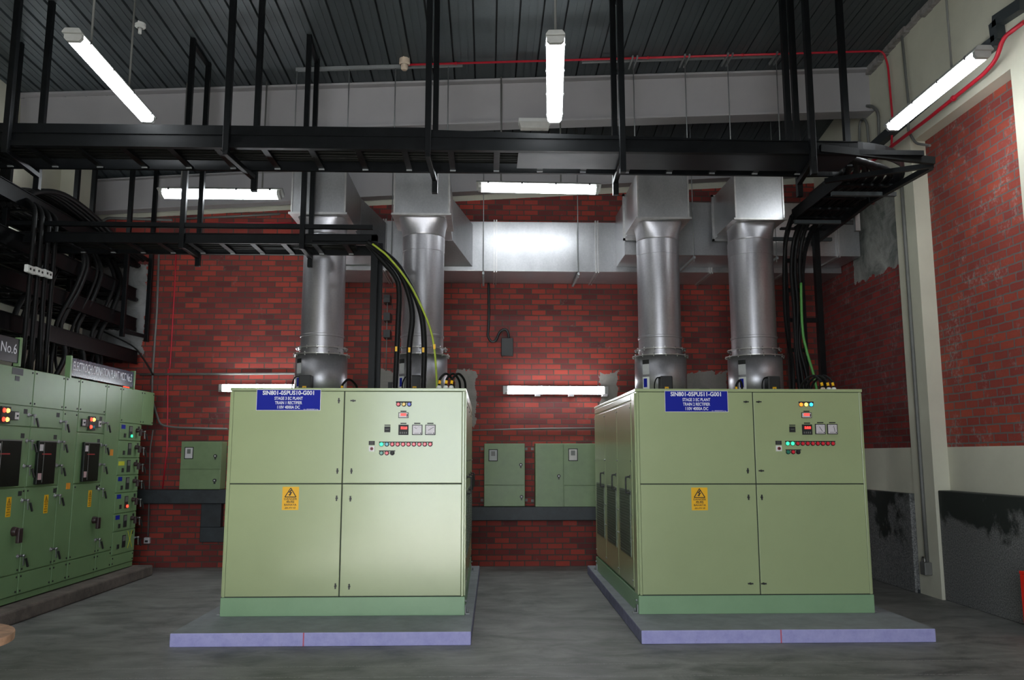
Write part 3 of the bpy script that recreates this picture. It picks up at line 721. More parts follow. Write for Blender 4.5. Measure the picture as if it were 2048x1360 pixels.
# curved corner to the run along the right wall
t2 = thing('tray_run', (4.3, 9.6, T1Z), 'black cable tray turning back along the right wall to the ladder', 'cable tray')
arc = lambda cx, cy, r, a0, a1, z, n=10: [(cx + r * math.cos(a0 + (a1 - a0) * i / n), cy + r * math.sin(a0 + (a1 - a0) * i / n), z) for i in range(n + 1)]
def curved_rail(m, pts, h):
    for a, b in zip(pts[:-1], pts[1:]): m.fbox(Fr(a, Vector(b) - Vector(a)), 0, (Vector(b) - Vector(a)).length + .004, 0, h, -.006, .006)
XA, XB = 3.94, 4.58
m = MB(); curved_rail(m, [(xe, T1F, T1Z)] + arc(XB - .92, T1F + .92, .92, -PI / 2, 0, T1Z) + [(XB, 11.05, T1Z)], .15); link('side_rail', m, BLACK, t2)
for q in range(6):
    xx = 4.0 + q * .10
    cable([(xx - .9 + q * .03, 8.0 + .08 * q, TZ + .03), (xx - .3, 8.15 + .06 * q, TZ + .03), (xx, 8.8, TZ + .02), (xx, 9.6, TZ + .02), (xx, 10.3, TZ)], .036, CABLE, 'black cable lying in the tray along the right wall', 'cables in the right hand tray')
m = MB(); curved_rail(m, [(xe, T1R, T1Z)] + arc(XA - .22, T1R + .22, .22, -PI / 2, 0, T1Z, 6) + [(XA, 10.25, T1Z)], .15); link('side_rail', m, BLACK, t2)
for y in (8.9, 9.35, 9.8, 10.2, 10.7):
    link('rung', MB().box(XA, XB, y - .03, y + .03, T1Z + .01, T1Z + .035), BLACK, t2)
for q in range(5):
    xx = 4.04 + q * .11
    link('rung', MB().box(xx - .01, xx + .01, 8.7, 10.8, T1Z + .04, T1Z + .06), BLACK, t2)
# triangular outer bracket towards the wall
t3 = thing('corner_bracket', (4.9, 8.9, T1Z), 'black steel corner bracket jutting from the tray bend towards worn brick wall', 'bracket')
pA = at(1640, 297, Y=7.86); pB = at(1868, 322, Y=7.95)
link('outer_bar', MB().beam(pA, pB, .05, .075), BLACK, t3)
link('diagonal_bar', MB().beam(at(1868, 330, Y=7.99), at(1650, 362, Y=8.62), .05, .05), BLACK, t3)
link('return_bar', MB().beam(at(1862, 334, Z=4.61), at(1740, 402, Z=4.61), .05, .06), BLACK, t3)
link('long_bar', MB().beam(at(1742, 400, Z=4.61), at(1625, 488, Z=4.61), .05, .07), BLACK, t3)
for (xa, xb_, yy, Y, lb) in ((1695, 1791, 389, 9.15, 'grey channel arm under tray run, nearest the camera, before cement patch'), (1660, 1714, 445, 10.15, 'grey channel arm under tray run, middle one of three'), (1625, 1663, 479, 10.95, 'grey channel arm under tray run, rearmost beside the ladder bend')):
    q = at(xb_, yy, Z=4.60)
    m = MB().beam(Vector((3.9, q.y, 4.60)), Vector((q.x, q.y, 4.60)), .05, .045)
    tag(link('tray_support_arm', m, DKTRUNK), lb, 'bracket')
link('hanging_post', MB().box(4.60, 4.66, 9.9, 9.96, T1Z - .22, T1Z + .3), STRUT, t2)
# ladder dropping to right cabinet
LX0, LX1, LY = 3.945, 4.165, 10.6
t4 = thing('cable_ladder', (4.19, LY, 2.325), 'black vertical cable ladder dropping from tray to top of right rectifier cabinet', 'cable ladder')
for xx in (LX0, LX1):
    xt = XA - .03 if xx == LX0 else XA + .34
    pts = [(xx, LY, 2.33), (xx, LY, 4.0), (xx + (xt - xx) * .25, LY - .03, 4.28), (xx + (xt - xx) * .6, LY - .14, 4.52), (xt, LY - .40, 4.70)]
    m = MB(); P = smooth_path(pts[1:], 4); P = [Vector(pts[0])] + P
    for a, b in zip(P[:-1], P[1:]): m.beam(a, b, .07, .035, (1, 0, 0))
    link('side_rail', m, BLACK, t4)
for z in (2.62, 3.02, 3.42, 3.82, 4.22):
    link('rung', MB().box(LX0 - .01, LX1 + .01, LY - .02, LY + .02, z - .025, z + .025), BLACK, t4)
link('wall_stay', MB().box(LX1, 4.38, LY - .02, LY + .02, 3.39, 3.45), BLACK, t4)
link('stay_post', MB().box(4.335, 4.41, LY - .04, LY + .04, 2.33, T1Z), BLACK, t4)
G2 = 'cables hanging down the ladder on the right cabinet'
for i, (dx, r, lb) in enumerate(((-.06, .026, 'leftmost cable curving off the right ladder beside the stack'), (.05, .026, 'black cable inside the right ladder, near its left rail'), (.10, .026, 'black cable in the middle of the right ladder'), (.16, .026, 'black cable inside the right ladder, near its right rail'))):
    x = LX0 + dx
    y = LY - .08
    if i == 0: pts = [(x + .05, y - .3, 4.74), (x + .03, y - .02, 4.35), (x, y, 3.6), (x - .01, y - .1, 3.1), (x - .07, y - .35, 2.85), (x - .12, y - .5, 2.6), (x - .13, y - .5, 2.33)]
    else: pts = [(x + .08, y - .35, 4.76), (x + .04, y - .06, 4.5), (x, y, 4.1), (x + .01, y, 3.6), (x + .04 - .03 * i, y, 3.1), (x + .02, y, 2.7), (x + .05, y, 2.33)]
    cable(pts, r, CABLE, lb, G2)
cable([(LX1 - .06, LY - .1, 3.9), (LX1 - .07, LY - .1, 3.3), (LX1 - .02, LY - .08, 3.0), (LX1 + .06, LY - .06, 2.7), (LX1 + .12, LY - .05, 2.33)], .018, EARTH, 'green earth cable slanting down behind the right ladder', None, 'earth_cable')

# tray 2
Y2F, Y2R, T2Z = 9.45, 9.98, 4.10
t5 = thing('cable_tray', (-3.5, 9.7, T2Z), 'lower black cable tray ending in an angle frame above the left cabinet', 'cable tray')
XE = -1.30
for yq in (Y2F, Y2R):
    m = MB(); rail_c(m, (-6.2, yq, T2Z), (XE, yq, T2Z), .12, .018); link('side_rail', m, BLACK, t5)
m = MB(); m.beam((-6.2, Y2F - .02, T2Z + .22), (XE - .05, Y2F - .02, T2Z + .2), .05, .05); link('top_rail', m, BLACK, t5)
x = -6.0
while x < XE:
    m = MB().box(x - .03, x + .03, Y2F, Y2R, T2Z + .008, T2Z + .03); m.box(x - .028, x + .028, Y2R - .05, Y2R - .03, T2Z - .002, T2Z + .01, 1)
    link('rung', m, [BLACK, STRUT], t5); x += .36
link('end_post', MB().box(XE - .06, XE + .01, Y2F - .05, Y2F + .02, 2.325, T2Z + .10), BLACK, t5)
link('end_post', MB().box(XE - .02, XE + .05, Y2F + .12, Y2F + .19, 2.325, T2Z + .05), BLACK, t5)
link('end_arm', MB().box(-2.05, XE + .01, Y2F - .05, Y2F + .0, T2Z + .03, T2Z + .10), BLACK, t5)
G3 = 'cables lying in the lower black tray'
for i in range(5):
    y = Y2F + .08 + i * .085
    cable([(-6.2 + k * .8, y + random.uniform(-.01, .01), T2Z + .06 + random.uniform(0, .01)) for k in range(6)] + [(XE - .3, y, T2Z + .06)], .028, CABLE, 'black cable lying lengthwise in the lower black tray', G3)
def pcable(pts, Y, r, mat, label, group, name='cable', tagz=None):
    P = [at(x, y, Y=Y) for x, y in pts]; P.append(Vector((P[-1].x, Y, 2.33)))
    o = cable(P, r, mat, label, group, name)
    if tagz:
        q = at(*tagz, Y=Y); c = MB().box(q.x - .012, q.x + .012, Y - r - .006, Y - r + .004, q.z - .025, q.z + .03)
        link('marker_sleeve', c, YEL, o)
G4 = 'thick black cables arching onto left cabinet'
pcable([(735, 488), (769, 526), (791, 553), (798.5, 582), (795.6, 665), (791, 766)], 9.42, .033, CABLE, 'leftmost thick black cable arching onto left cabinet', G4, 'power_cable', (793, 699))
pcable([(735, 486), (773.5, 516), (800, 546), (817.6, 588), (825, 635), (819, 694), (817.6, 766)], 9.36, .033, CABLE, 'middle thick black cable arching onto left cabinet', G4, 'power_cable', (819, 701))
pcable([(735, 484), (759, 499), (797, 532), (829, 588), (844, 635), (848.5, 694), (847, 766)], 9.30, .033, CABLE, 'rightmost thick black cable arching onto left cabinet', G4, 'power_cable', (847, 701))
pcable([(745, 488), (759, 498.5), (776, 513), (809, 553), (835, 597), (859, 653), (869, 700), (873.5, 766)], 9.24, .012, LIME, 'yellow and green earth cable arching onto left cabinet', None, 'earth_cable', (869, 694))
# glands with small looped cables on the cabinet roofs
def gland(px_, y, Y, lb, col=WHITE, loop=1, grp=None):
    p = at(px_, y, Y=Y); t = thing('cable_gland', (p.x, Y, 2.325), lb, 'cable gland', grp)
    link('gland_body', MB().lathe((p.x, Y, 0), [(.030, 2.325), (.030, 2.345), (.024, 2.352), (.022, 2.365), (.010, 2.37)], 14), col, t)
    link('lead', MB().tube([(p.x, Y, 2.36), (p.x + .01 * loop, Y + .02, 2.44), (p.x + .07 * loop, Y + .08, 2.50), (p.x + .13 * loop, Y + .2, 2.44), (p.x + .14 * loop, Y + .3, 2.33)], .013, 8), CABLE, t)
    link('marker_sleeve', MB().cyl((p.x + .002 * loop, Y + .005, 2.385), (p.x + .006 * loop, Y + .012, 2.42), .015, 10), YEL, t)
gland(878, 775, 8.50, 'left of three pale glands at the right end of the left cabinet roof'); gland(891.5, 775, 8.50, 'middle of three pale glands at the right end of left cabinet roof', ); gland(902.5, 775, 8.50, 'right of three pale glands at the right end of left cabinet roof')
gland(1645.5, 774, 8.62, 'left pale gland on right cabinet roof, beside the ladder', BEIGE, -1); gland(1657.5, 774, 8.62, 'middle pale gland on right cabinet roof, beside the ladder', WHITE, -1); gland(1667.5, 774, 8.62, 'right pale gland on right cabinet roof, beside the ladder', WHITE, -1)
gland(683, 772, 9.2, 'single gland beside the leftmost exhaust stack', WHITE, 1); gland(1472, 772, 9.2, 'single gland beside the rightmost exhaust stack', WHITE, 1)

# ================= HANGERS =================
def hanger(Xf, Yf, Xr, Yr, zf, zr, arm, label, w=.06, grp='black steel drop hangers holding the long tray', link_top=False, Xs=0):
    t = thing('tray_hanger', (Xf, Yf, min(zf, zr)), label, 'hanger', grp)
    if Xf is not None:
        link('post', MB().box(Xf - w / 2, Xf + w / 2, Yf - w / 2, Yf + w / 2, zf, zc(Xf, Yf) + .0), BLACK, t, .004)
    link('post', MB().box(Xr - w / 2, Xr + w / 2, Yr - w / 2, Yr + w / 2, zr, zc(Xr, Yr) + .0), BLACK, t, .004)
    link('cross_arm', MB().beam((Xf, Yf - .03, arm), (Xr, Yr + .04, arm), .05, .05), BLACK, t, .003)
    if link_top: link('top_arm', MB().beam((Xf, Yf, zc(Xf, Yf) - .05), (Xr, Yr, zc(Xr, Yr) - .05), .05, .05), BLACK, t, .003)
    return t
q = lambda x, y, Y: at(x, y, Y=Y).x
YH, YR2 = 7.86, 8.60
for i, (xf, xr, lb) in enumerate(((20, 88, 'leftmost drop hanger of the long tray, at left edge beside the ceiling lamp'), (457, 516, 'drop hanger of the long tray above the left part of left cabinet'), (857, 872, 'drop hanger of the long tray, left of the centre ceiling lamp'),
                                  (1243, 1228, 'drop hanger of the long tray, right of the centre ceiling lamp'), (1620, 1590, 'drop hanger where the long tray meets the bend on the right'))):
    hanger(q(xf, 200, YH), YH, q(xr, 200, YR2), YR2, (4.60, 4.60, 4.62, 4.44, 4.44)[i], 4.45, 4.60, lb)
tag(link('tray_hanger', MB().box(q(1689, 200, 8.3) - .03, q(1689, 200, 8.3) + .03, 8.27, 8.33, T1Z + .02, zc(3.9, 8.3)), BLACK), 'lone black drop post on tray bend, rightmost of the posts', 'hanger')
tag(link('tray_hanger', MB().box(q(1574, 200, 8.5) - .03, q(1574, 200, 8.5) + .03, 8.47, 8.53, T1Z + .02, zc(3.3, 8.5)), BLACK), 'black drop post just left of the thick post pair at the bend', 'hanger')
for (xf, yf, xr, yr, lb) in ((32, 200, 20, 200, 'drop hanger of the lower tray at far left'), (374, 300, 408, 300, 'drop hanger of the lower tray in front of the left wall lamp'), (611, 300, 628, 300, 'drop hanger of the lower tray before the leftmost stack')):
    hanger(q(xf, yf, 9.42), 9.42, q(xr, yr, 10.0), 10.0, 4.03, 3.95, 4.07, lb, .058, 'black steel drop hangers holding the lower tray', True)
# rack hangers at left going down behind the lower tray
def rack_hanger(xa, Ya, xb_, Yb_, zb, lb):
    hanger(q(xa, 400, Ya), Ya, q(xb_, 400, Yb_), Yb_, zb, zb, zb + .08, lb, .06, 'black steel posts of the left cable rack')
rack_hanger(262, 11.9, 310, 12.45, 3.35, 'pair of long black posts before the grey wall patch')
rack_hanger(152, 11.0, 186, 11.5, 3.75, 'pair of long black posts among the cables above the switchboard')
# ================= LEFT CABLE RACKS =================
GR = 'cable racks above the switchboard'
for i, (z, x0_, x1_, lb) in enumerate(((4.50, -5.98, -5.38, 'topmost black rack running into the grey wall patch'), (3.98, -5.98, -5.38, 'middle black rack running into the grey wall patch'), (3.52, -5.98, -5.35, 'lowest black rack running into the grey wall patch'), (3.02, -5.98, -5.30, 'bottom black rack hidden just above the switchboard top'))):
    t = thing('cable_rack', ((x0_ + x1_) / 2, 10, z), lb, 'cable rack', GR)
    for xx in (x0_, x1_):
        m = MB(); rail_c(m, (xx, 7.6, z), (xx, YB - .25, z), .20, .02); link('side_rail', m, BLACK, t)
    y = 7.8
    while y < YB - .3: link('rung', MB().box(x0_, x1_, y - .025, y + .025, z + .01, z + .03), BLACK, t); y += .45
    for k in range(7):
        xx = x0_ + .05 + k * .083
        cable([(xx + random.uniform(-.006, .006), 7.6 + j * .85, z + .06 + random.uniform(0, .025)) for j in range(7)], random.choice((.032, .038, .041)), CABLE, 'black cable lying in one of the left racks', 'cables in the left racks')
# cables dropping to the switchboard
GV = 'straight black cables dropping onto the switchboard'
for k in range(7):
    y = at(56 + 7.5 * k, 600, X=-5.12).y; x = -5.12 - .04 * (k % 2)
    cable([(x - .25, y + .25, 4.6), (x - .05, y + .06, 4.45), (x, y, 4.2), (x, y, 3.4), (x + random.uniform(-.02, .02), y + random.uniform(-.05, .03), 2.56)], .027, CABLE, 'straight black cable of the bundle below the white clamps', GV, 'power_cable', 5)
for k in range(3):
    p = at(56 + 17 * k, 539 + 4.5 * k, X=-5.06); t = thing('cable_clamp', p, ('leftmost white trefoil clamp on the cable bundle', 'middle white trefoil clamp on the cable bundle', 'rightmost white trefoil clamp on the cable bundle')[k], 'clamp', 'white clamps on the cable bundle')
    fm = Fr(p, (0, 1, 0), (0, 0, 1)); m = MB(); m.fbox(fm, -.085, .085, -.042, .042, 0, .045, 0)
    link('clamp_body', m, WHITE, t, .01); m = MB()
    for s in (-.035, .035): m.cyl(fm.p(s, 0, .045), fm.p(s, 0, .05), .014, 10)
    link('bolt_hole', m, BLK, t)
# big hump of cables over the rack
GH = 'black cables arching over the top rack'
for k in range(8):
    x = -5.9 + k * .07; o = random.uniform(-.05, .05)
    cable([(x, 9.3 + o, 4.5), (x, 9.7 + o, 4.78), (x + .05, 10.2 + o, 4.92), (x + .1, 10.9, 4.86), (x + .15, 11.6, 4.70), (x + .2, 12.5, 4.62)], .031, CABLE, 'black cable of the hump arching over the top rack', GH, 'power_cable')
GC = 'loose curved cables between the left racks'
random.seed(5)
for k in range(14):
    y = 9.9 + k * .16; x = -5.3 - random.random() * .25
    cable([(x - .2, y + .3, 4.55), (x, y + .2, 4.2), (x + .02, y, 3.8), (x - .05, y - .25, 3.3), (x + random.uniform(-.1, .1), y - .3, 2.9), (x + .05, y - .45 + random.uniform(-.1, .1), 2.56)], random.choice((.018, .026, .032)), CABLE, 'loose black cable curving down behind the switchboard name board', GC, 'power_cable')
cable([at(200, 660, Y=12.2), at(262, 690, Y=12.5), at(285, 715, Y=12.6), at(306, 750, Y=12.7)], .012, CABLE, 'thin black cable sagging from the rack to the wall conduit', None)
# mesh wall of dark clutter behind the switchboard
t = thing('blue_sign', at(178, 459, Y=11.9), 'small blue sign with a white letter G above the racks', 'sign')
p = at(178, 459, Y=11.9); fg = Fr(p); m = MB(); m.fbox(fg, -.09, .13, -.035, .035, 0, .004, 0); m.text(fg, 'G', .09, 0, .06, .0045, 1, bold=.002); link('plate', m, [BLUE, WTX], t)

# ================= SWITCHBOARD (left) =================
MX = -4.88
FM = Fr((MX, 0, 0), (0, 1, 0), (0, 0, 1))     # a=Y b=Z c=+X
def mp(x, y): q_ = at(x, y, X=MX); return q_.y, q_.z
def mrect(x0, y0, x1, y1):
    cx, cy = (x0 + x1) / 2, (y0 + y1) / 2
    return mp(x0, cy)[0], mp(x1, cy)[0], mp(cx, y1)[1], mp(cx, y0)[1]
MZ = 2.565; MB0 = .15
def mlatch(parent, y, z, s=1.0):
    s *= .8
    m = MB(); m.cyl(FM.p(y - .05, z + .02, 0), FM.p(y - .05, z + .02, .02), .028 * s, 14)
    m.fbox(FM, y - .05, y + .03, z + .012, z + .03, .012, .03); m.cyl(FM.p(y + .01, z + .02, .02), FM.p(y + .01, z + .02, .06), .012, 10)
    m.beam(FM.p(y + .01, z + .03, .045), FM.p(y + .015, z - .08, .05), .012, .012, FM.n)
    h = link('latch_handle', m, CHROME, parent)
    link('grip', MB().beam(FM.p(y + .03, z - .01, .06), FM.p(y + .07, z - .10, .065), .018, .016, FM.n), BLACKM, h)
def panel(t, y0, y1, z0, z1, name='panel', c=.012, screws=True):
    m = MB(); m.fbox(FM, y0 + .006, y1 - .006, z0 + .005, z1 - .005, 0, c); d_ = link(name, m, GREENM, t, .003)
    if screws:
        for yy in (y0 + .04, y1 - .04):
            for zz in (z0 + .035, z1 - .035): link('screw', MB().cyl(FM.p(yy, zz, c), FM.p(yy, zz, c + .006), .010, 10), BLK, d_)
    return d_
def nameplate(t, y, z, w=.07, h=.05, mat=None): m = MB(); m.fbox(FM, y - w / 2, y + w / 2, z - h / 2, z + h / 2, .012, .015); return link('nameplate', m, mat or BLK, t)
def unit(y0, y1, label, cat='switchgear'):
    t = thing('switchboard_section', (MX - .3, (y0 + y1) / 2, MB0), label, cat, 'sections of the green switchboard')
    link('body', MB().box(MX - .62, MX - .001, y0, y1 - .001, MB0 + .07, MZ), GREENM, t, .003)
    link('base_channel', MB().box(MX - .60, MX + .002, y0, y1 - .001, MB0 + .01, MB0 + .068), GREENM, t)
    link('kick_gap', MB().box(MX - .55, MX - .03, y0, y1 - .001, MB0 - .0, MB0 + .012), BLK, t)
    return t
def breaker_door(t, y0, y1, z0, z1, red=True):
    d_ = panel(t, y0, y1, z0, z1, 'door', .014, False)
    wy0, wy1 = y0 + (y1 - y0) * .20, y0 + (y1 - y0) * .76; wz0, wz1 = z0 + .02, z0 + .49
    m = MB(); m.fbox(FM, wy0, wy1, wz0, wz1, .014, .05, 0); wn = link('breaker_window', m, GLASSD, d_, .006)
    m = MB(); m.fbox(FM, wy0 + .10, wy0 + .108, wz0 + .02, wz1 - .02, .05, .053); m.fbox(FM, wy0, wy1, wz1 - .012, wz1, .05, .053); link('window_trim', m, GREY, wn)
    m = MB(); m.fbox(FM, wy0 + .07, wy0 + .26, wz0 + .32, wz0 + .332, .05, .052); link('red_strip', m, simple('red_strip', (.40, .02, .02), .4), wn)
    m = MB(); m.fbox(FM, wy0 + .015, wy0 + .085, wz1 - .11, wz1 - .04, .05, .052); link('paper_label', m, METERF, wn)
    m = MB(); m.fbox(FM, wy0 + .015, wy0 + .085, wz0 + .05, wz0 + .12, .05, .052); link('paper_label', m, simple('pink_label', (.55, .35, .36), .6), wn)
    nameplate(d_, y1 - .14, z1 - .09); mlatch(d_, y1 - .01, z1 - .16); mlatch(d_, y1 - .02, z0 + .20)
    return d_
def danger_m(parent, y, z, w=.085, h=.20):
    m = MB(); m.fbox(FM, y - w / 2, y + w / 2, z - h / 2, z + h / 2, .014, .016, 0)
    for (p_, q_) in (((y - w * .36, z + .02), (y + w * .36, z + .02)), ((y + w * .36, z + .02), (y, z + .085)), ((y, z + .085), (y - w * .36, z + .02))):
        m.beam(FM.p(*p_, .0165), FM.p(*q_, .0165), .005, .002, FM.n, 1)
    m.fbox(FM, y - .003, y + .004, z + .028, z + .06, .016, .0175, 1)
    for i, (tx, ww) in enumerate((('DANGER', .8), ('危险', .5), ('BAHAYA', .75), ('அபாயம்', .7))): m.text(FM, tx, y, z - .002 - .026 * i, .021, .0162, 1, width=w * ww)
    link('danger_sign', m, [YEL, BLK], parent)
def control_strip(t, y0, y1, z0, z1, lit):
    d_ = panel(t, y0, y1, z0, z1, 'door', .014, False); w = y1 - y0; zc_ = (z0 + z1) / 2
    ym = y0 + w * .45
    m = MB(); m.fbox(FM, ym - .24, ym + .24, zc_ - .045, zc_ + .045, .014, .03); st_ = link('control_block', m, BLK, d_)
    m = MB(); m.fbox(FM, ym - .07, ym + .09, zc_ - .085, zc_ + .085, .014, .034); link('lamp_block', m, BLK, d_)
    for s, dz in ((0, .045), (1, -.045)):
        for j, dy in enumerate((-.03, .035)):
            mt = lit[s * 2 + j]; c = FM.p(ym + dy, zc_ + dz, .034)
            link('indicator_lamp', MB().cyl(c, c + FM.n * .014, .024, 16, .018), mt, d_)
    for dy in (-.20, .21):
        m = MB(); m.fbox(FM, ym + dy - .035, ym + dy + .035, zc_ - .035, zc_ + .035, .03, .034, 0); m.cyl(FM.p(ym + dy, zc_, .034), FM.p(ym + dy, zc_, .045), .010, 10, mi=1)
        link('selector_plate', m, [METERF, BLK], d_)
    nameplate(d_, y1 - .12, z1 - .05); mlatch(d_, y1 - .01, zc_ + .0)
def rotary(parent, y, z, s=1.0):
    m = MB(); m.cyl(FM.p(y, z, .012), FM.p(y, z, .06), .05 * s, 18, .042 * s); m.fbox(FM, y + .0, y + .075 * s, z - .12 * s, z + .03 * s, .045, .08)
    link('rotary_handle', m, simple('black_maroon_handle', (.03, .014, .014), .45), parent, .006)
R0, R1_, R2_, R3_, R4_ = .30, .52, 1.33, 1.955, 2.17     # kick, lower top, breaker bottom...
ZK = .445
# A
tA = unit(8.0, 8.985, 'wide green switchboard section at left edge, two pairs of lit red lamps')
d_ = panel(tA, 8.0, 8.985, 2.17, MZ); nameplate(d_, *mp(33, 743), .20, .07, DKTRUNK); nameplate(d_, *mp(32, 757), .08, .05, DKTRUNK)
control_strip(tA, 8.05, 8.985, 1.955, 2.165, (L_REDL, L_AMB, L_REDL, L_AMB)); breaker_door(tA, 8.15, 8.985, 1.325, 1.95)
d_ = panel(tA, 8.0, 8.985, ZK, 1.32, 'door', .014); danger_m(d_, *mp(14, 1014)); rotary(d_, *mp(23, 1063)); nameplate(d_, *mp(37, 987)); mlatch(d_, 8.98, 1.17); mlatch(d_, 8.98, .60)
panel(tA, 8.0, 8.985, .225, ZK - .003)
# B
tB = unit(8.987, 9.645, 'green switchboard section between lit-lamp section and narrow strip')
panel(tB, 8.987, 9.645, 2.17, MZ)
d_ = panel(tB, 8.987, 9.645, 1.955, 2.165, 'door', .014, False); nameplate(d_, 9.53, 2.11); mlatch(d_, 9.64, 2.02)
breaker_door(tB, 8.987, 9.645, 1.325, 1.95); d_ = panel(tB, 8.987, 9.645, ZK, 1.32, 'door', .014); danger_m(d_, *mp(89, 1008)); nameplate(d_, *mp(107, 981)); mlatch(d_, 9.64, 1.19); mlatch(d_, 9.64, .60)
panel(tB, 8.987, 9.645, .225, ZK - .003)
tC = unit(9.647, 9.998, 'narrow blank green switchboard strip with an orange label')
panel(tC, 9.647, 9.998, 2.17, MZ); d_ = panel(tC, 9.647, 9.998, ZK, 2.165); nameplate(d_, *mp(134, 972), .09, .07, ORG); panel(tC, 9.647, 9.998, .225, ZK - .003)
tD = unit(10.0, 10.695, 'green switchboard section with red, amber and green lit lamps')
panel(tD, 10.0, 10.695, 2.17, MZ); control_strip(tD, 10.0, 10.695, 1.93, 2.165, (L_REDL, L_AMB, L_REDL, L_CYA)); breaker_door(tD, 10.0, 10.695, 1.325, 1.925)
d_ = panel(tD, 10.0, 10.695, ZK, 1.32, 'door', .014); danger_m(d_, *mp(177, 997)); rotary(d_, *mp(184, 1040), .9); nameplate(d_, *mp(192, 975)); mlatch(d_, 10.69, 1.22); mlatch(d_, 10.69, .60)
panel(tD, 10.0, 10.695, .225, ZK - .003)
tE = unit(10.697, 11.128, 'narrow plain green switchboard strip beside the drawer column')
d_ = panel(tE, 10.697, 11.128, ZK, MZ); nameplate(d_, *mp(221, 905), .09, .08, ORG); panel(tE, 10.697, 11.128, .225, ZK - .003)
tF = unit(11.13, 11.82, 'column of small green starter drawers at the far end of the switchboard')
panel(tF, 11.13, 11.82, 2.09, MZ)
zz = [2.085, 1.855, 1.625, 1.395, 1.165, .895, .665, ZK - .08]
cols = [L_GRN, None, None, None, L_REDL, None, None]
for i in range(7):
    zt, zb = zz[i], zz[i + 1]; d_ = panel(tF, 11.13, 11.82, zb, zt, 'drawer', .014, False); zm = (zt + zb) / 2
    m = MB(); m.fbox(FM, 11.42, 11.52, zm - .075, zm + .085, .014, .02, 0); m.fbox(FM, 11.43, 11.51, zm + .01, zm + .075, .02, .022, 1); link('meter_plate', m, [BLK, GREY], d_)
    if cols[i]: c = FM.p(11.49, zm - .05, .02); link('indicator_lamp', MB().cyl(c, c + FM.n * .014, .02, 14), cols[i], d_)
    m = MB(); m.fbox(FM, 11.27, 11.32, zm - .075, zm - .02, .014, .024); link('reset_button', m, BLK, d_)
    if i in (0, 3, 4, 5): m = MB(); m.fbox(FM, 11.18, 11.30, zt - .075, zt - .02, .014, .016); link('blue_label', m, BLUE, d_)
    if i == 2: m = MB(); m.fbox(FM, 11.16, 11.34, zt - .10, zt - .045, .014, .016); link('yellow_label', m, simple('lemon_label', (.6, .6, .03), .5), d_)
    if i < 6: rotary(d_, 11.66, zm + .03, .62)
    else:
        m = MB(); m.beam(FM.p(11.58, zt - .02, .016), FM.p(11.74, zb + .05, .016), .012, .002, FM.n); m.beam(FM.p(11.72, zt - .02, .016), FM.p(11.60, zb + .05, .016), .012, .002, FM.n); link('yellow_cross', m, simple('lemon_tape', (.6, .6, .03), .5), d_)
    nameplate(d_, 11.73, zt - .05, .06, .045); mlatch(d_, 11.85, zm, .7)
panel(tF, 11.13, 11.82, .225, zz[7] - .003)
tG = thing('switchboard_top_box', (MX - .3, 12.02, 2.09), 'green box overhanging past the last drawer column, below the red beacon', 'switchgear')
link('body', MB().box(MX - .62, MX, 11.822, 12.22, 2.09, MZ), GREENM, tG, .003); panel(tG, 11.822, 12.22, 2.09, MZ)
o = link('mcc_plinth', MB().box(-5.7, -4.66, 7.2, 12.0, 0, .145), PLINTH, bevel=.02); o.name = 'switchboard_plinth'; tag(o, 'rough low concrete kerb under the green switchboard', 'plinth')
def board(y0, y1, z0, z1, txt, label, mat, tcol):
    t = thing('name_board', (MX, (y0 + y1) / 2, z0), label, 'sign')
    m = MB(); m.fbox(FM, y0, y1, z0, z1, 0, .02, 0); m.text(FM, txt, (y0 + y1) / 2, (z0 + z1) / 2 + .01, .15, .0205, 1, width=(y1 - y0) * .93, bold=0); link('board', m, [mat, tcol], t)
    for yy in (y0 - .03, y1 - .0): link('end_bracket', MB().box(MX - .03, MX + .03, yy, yy + .035, z0 - .03, z1 + .02), GREENM, t)
board(mp(138, 740)[0], mp(264, 762)[0], 2.58, 2.79, 'ELECTROCHLORINATION PLANT MCC No.5', 'long dark name board lettered electrochlorination plant on the switchboard', simple('navy_name_board', (.02, .035, .07), .25), WTX)
board(7.4, mp(34, 705)[0], 2.60, 2.85, 'PLANT  MCC No.6', 'black name board ending in No.6 at left edge on the switchboard', DKSIGN, WTX)
bt = thing('warning_beacon', (-5.2, 12.0, MZ), 'red warning beacon on top of the switchboard end', 'beacon')
link('dome', MB().lathe((-5.15, 11.98, 0), [(.07, MZ + .02), (.075, MZ + .06), (.06, MZ + .10), (.02, MZ + .13)], 18), L_REDL, bt); link('base', MB().lathe((-5.15, 11.98, 0), [(.08, MZ), (.08, MZ + .02)], 18), BLACKM, bt)

# ================= BACK WALL FITTINGS =================
def wbox(name, r, d, splits, label, vs=None):
    """r px rect on wall face"""
    Yf = YB - d; R = rect(*r, Y=Yf); t = thing(name, ((R[0] + R[1]) / 2, Yf + d / 2, R[2]), label, 'electrical box')
    link('body', MB().box(R[0], R[1], Yf + .015, YB - .02, R[2], R[3]), GREENW, t, .006)
    fr = Fr((0, Yf + .015, 0)); out = []
    for (a0, a1, b0, b1) in splits:
        w = R[1] - R[0]; h = R[3] - R[2]
        m = MB(); m.fbox(fr, R[0] + w * a0 + .004, R[0] + w * a1 - .004, R[2] + h * b0 + .004, R[2] + h * b1 - .004, 0, .015); out.append(link('door', m, GREENW, t, .004))
    m = MB()
    for xx in (R[0] - .03, R[1] + .03):
        for zz_ in (R[2] + .08, R[3] - .08): m.box(xx - .02, xx + .02, YB - .03, YB + .001, zz_ - .02, zz_ + .02)
    link('wall_lug', m, GREY, t)
    return t, out, Fr((0, Yf, 0)), R, Yf
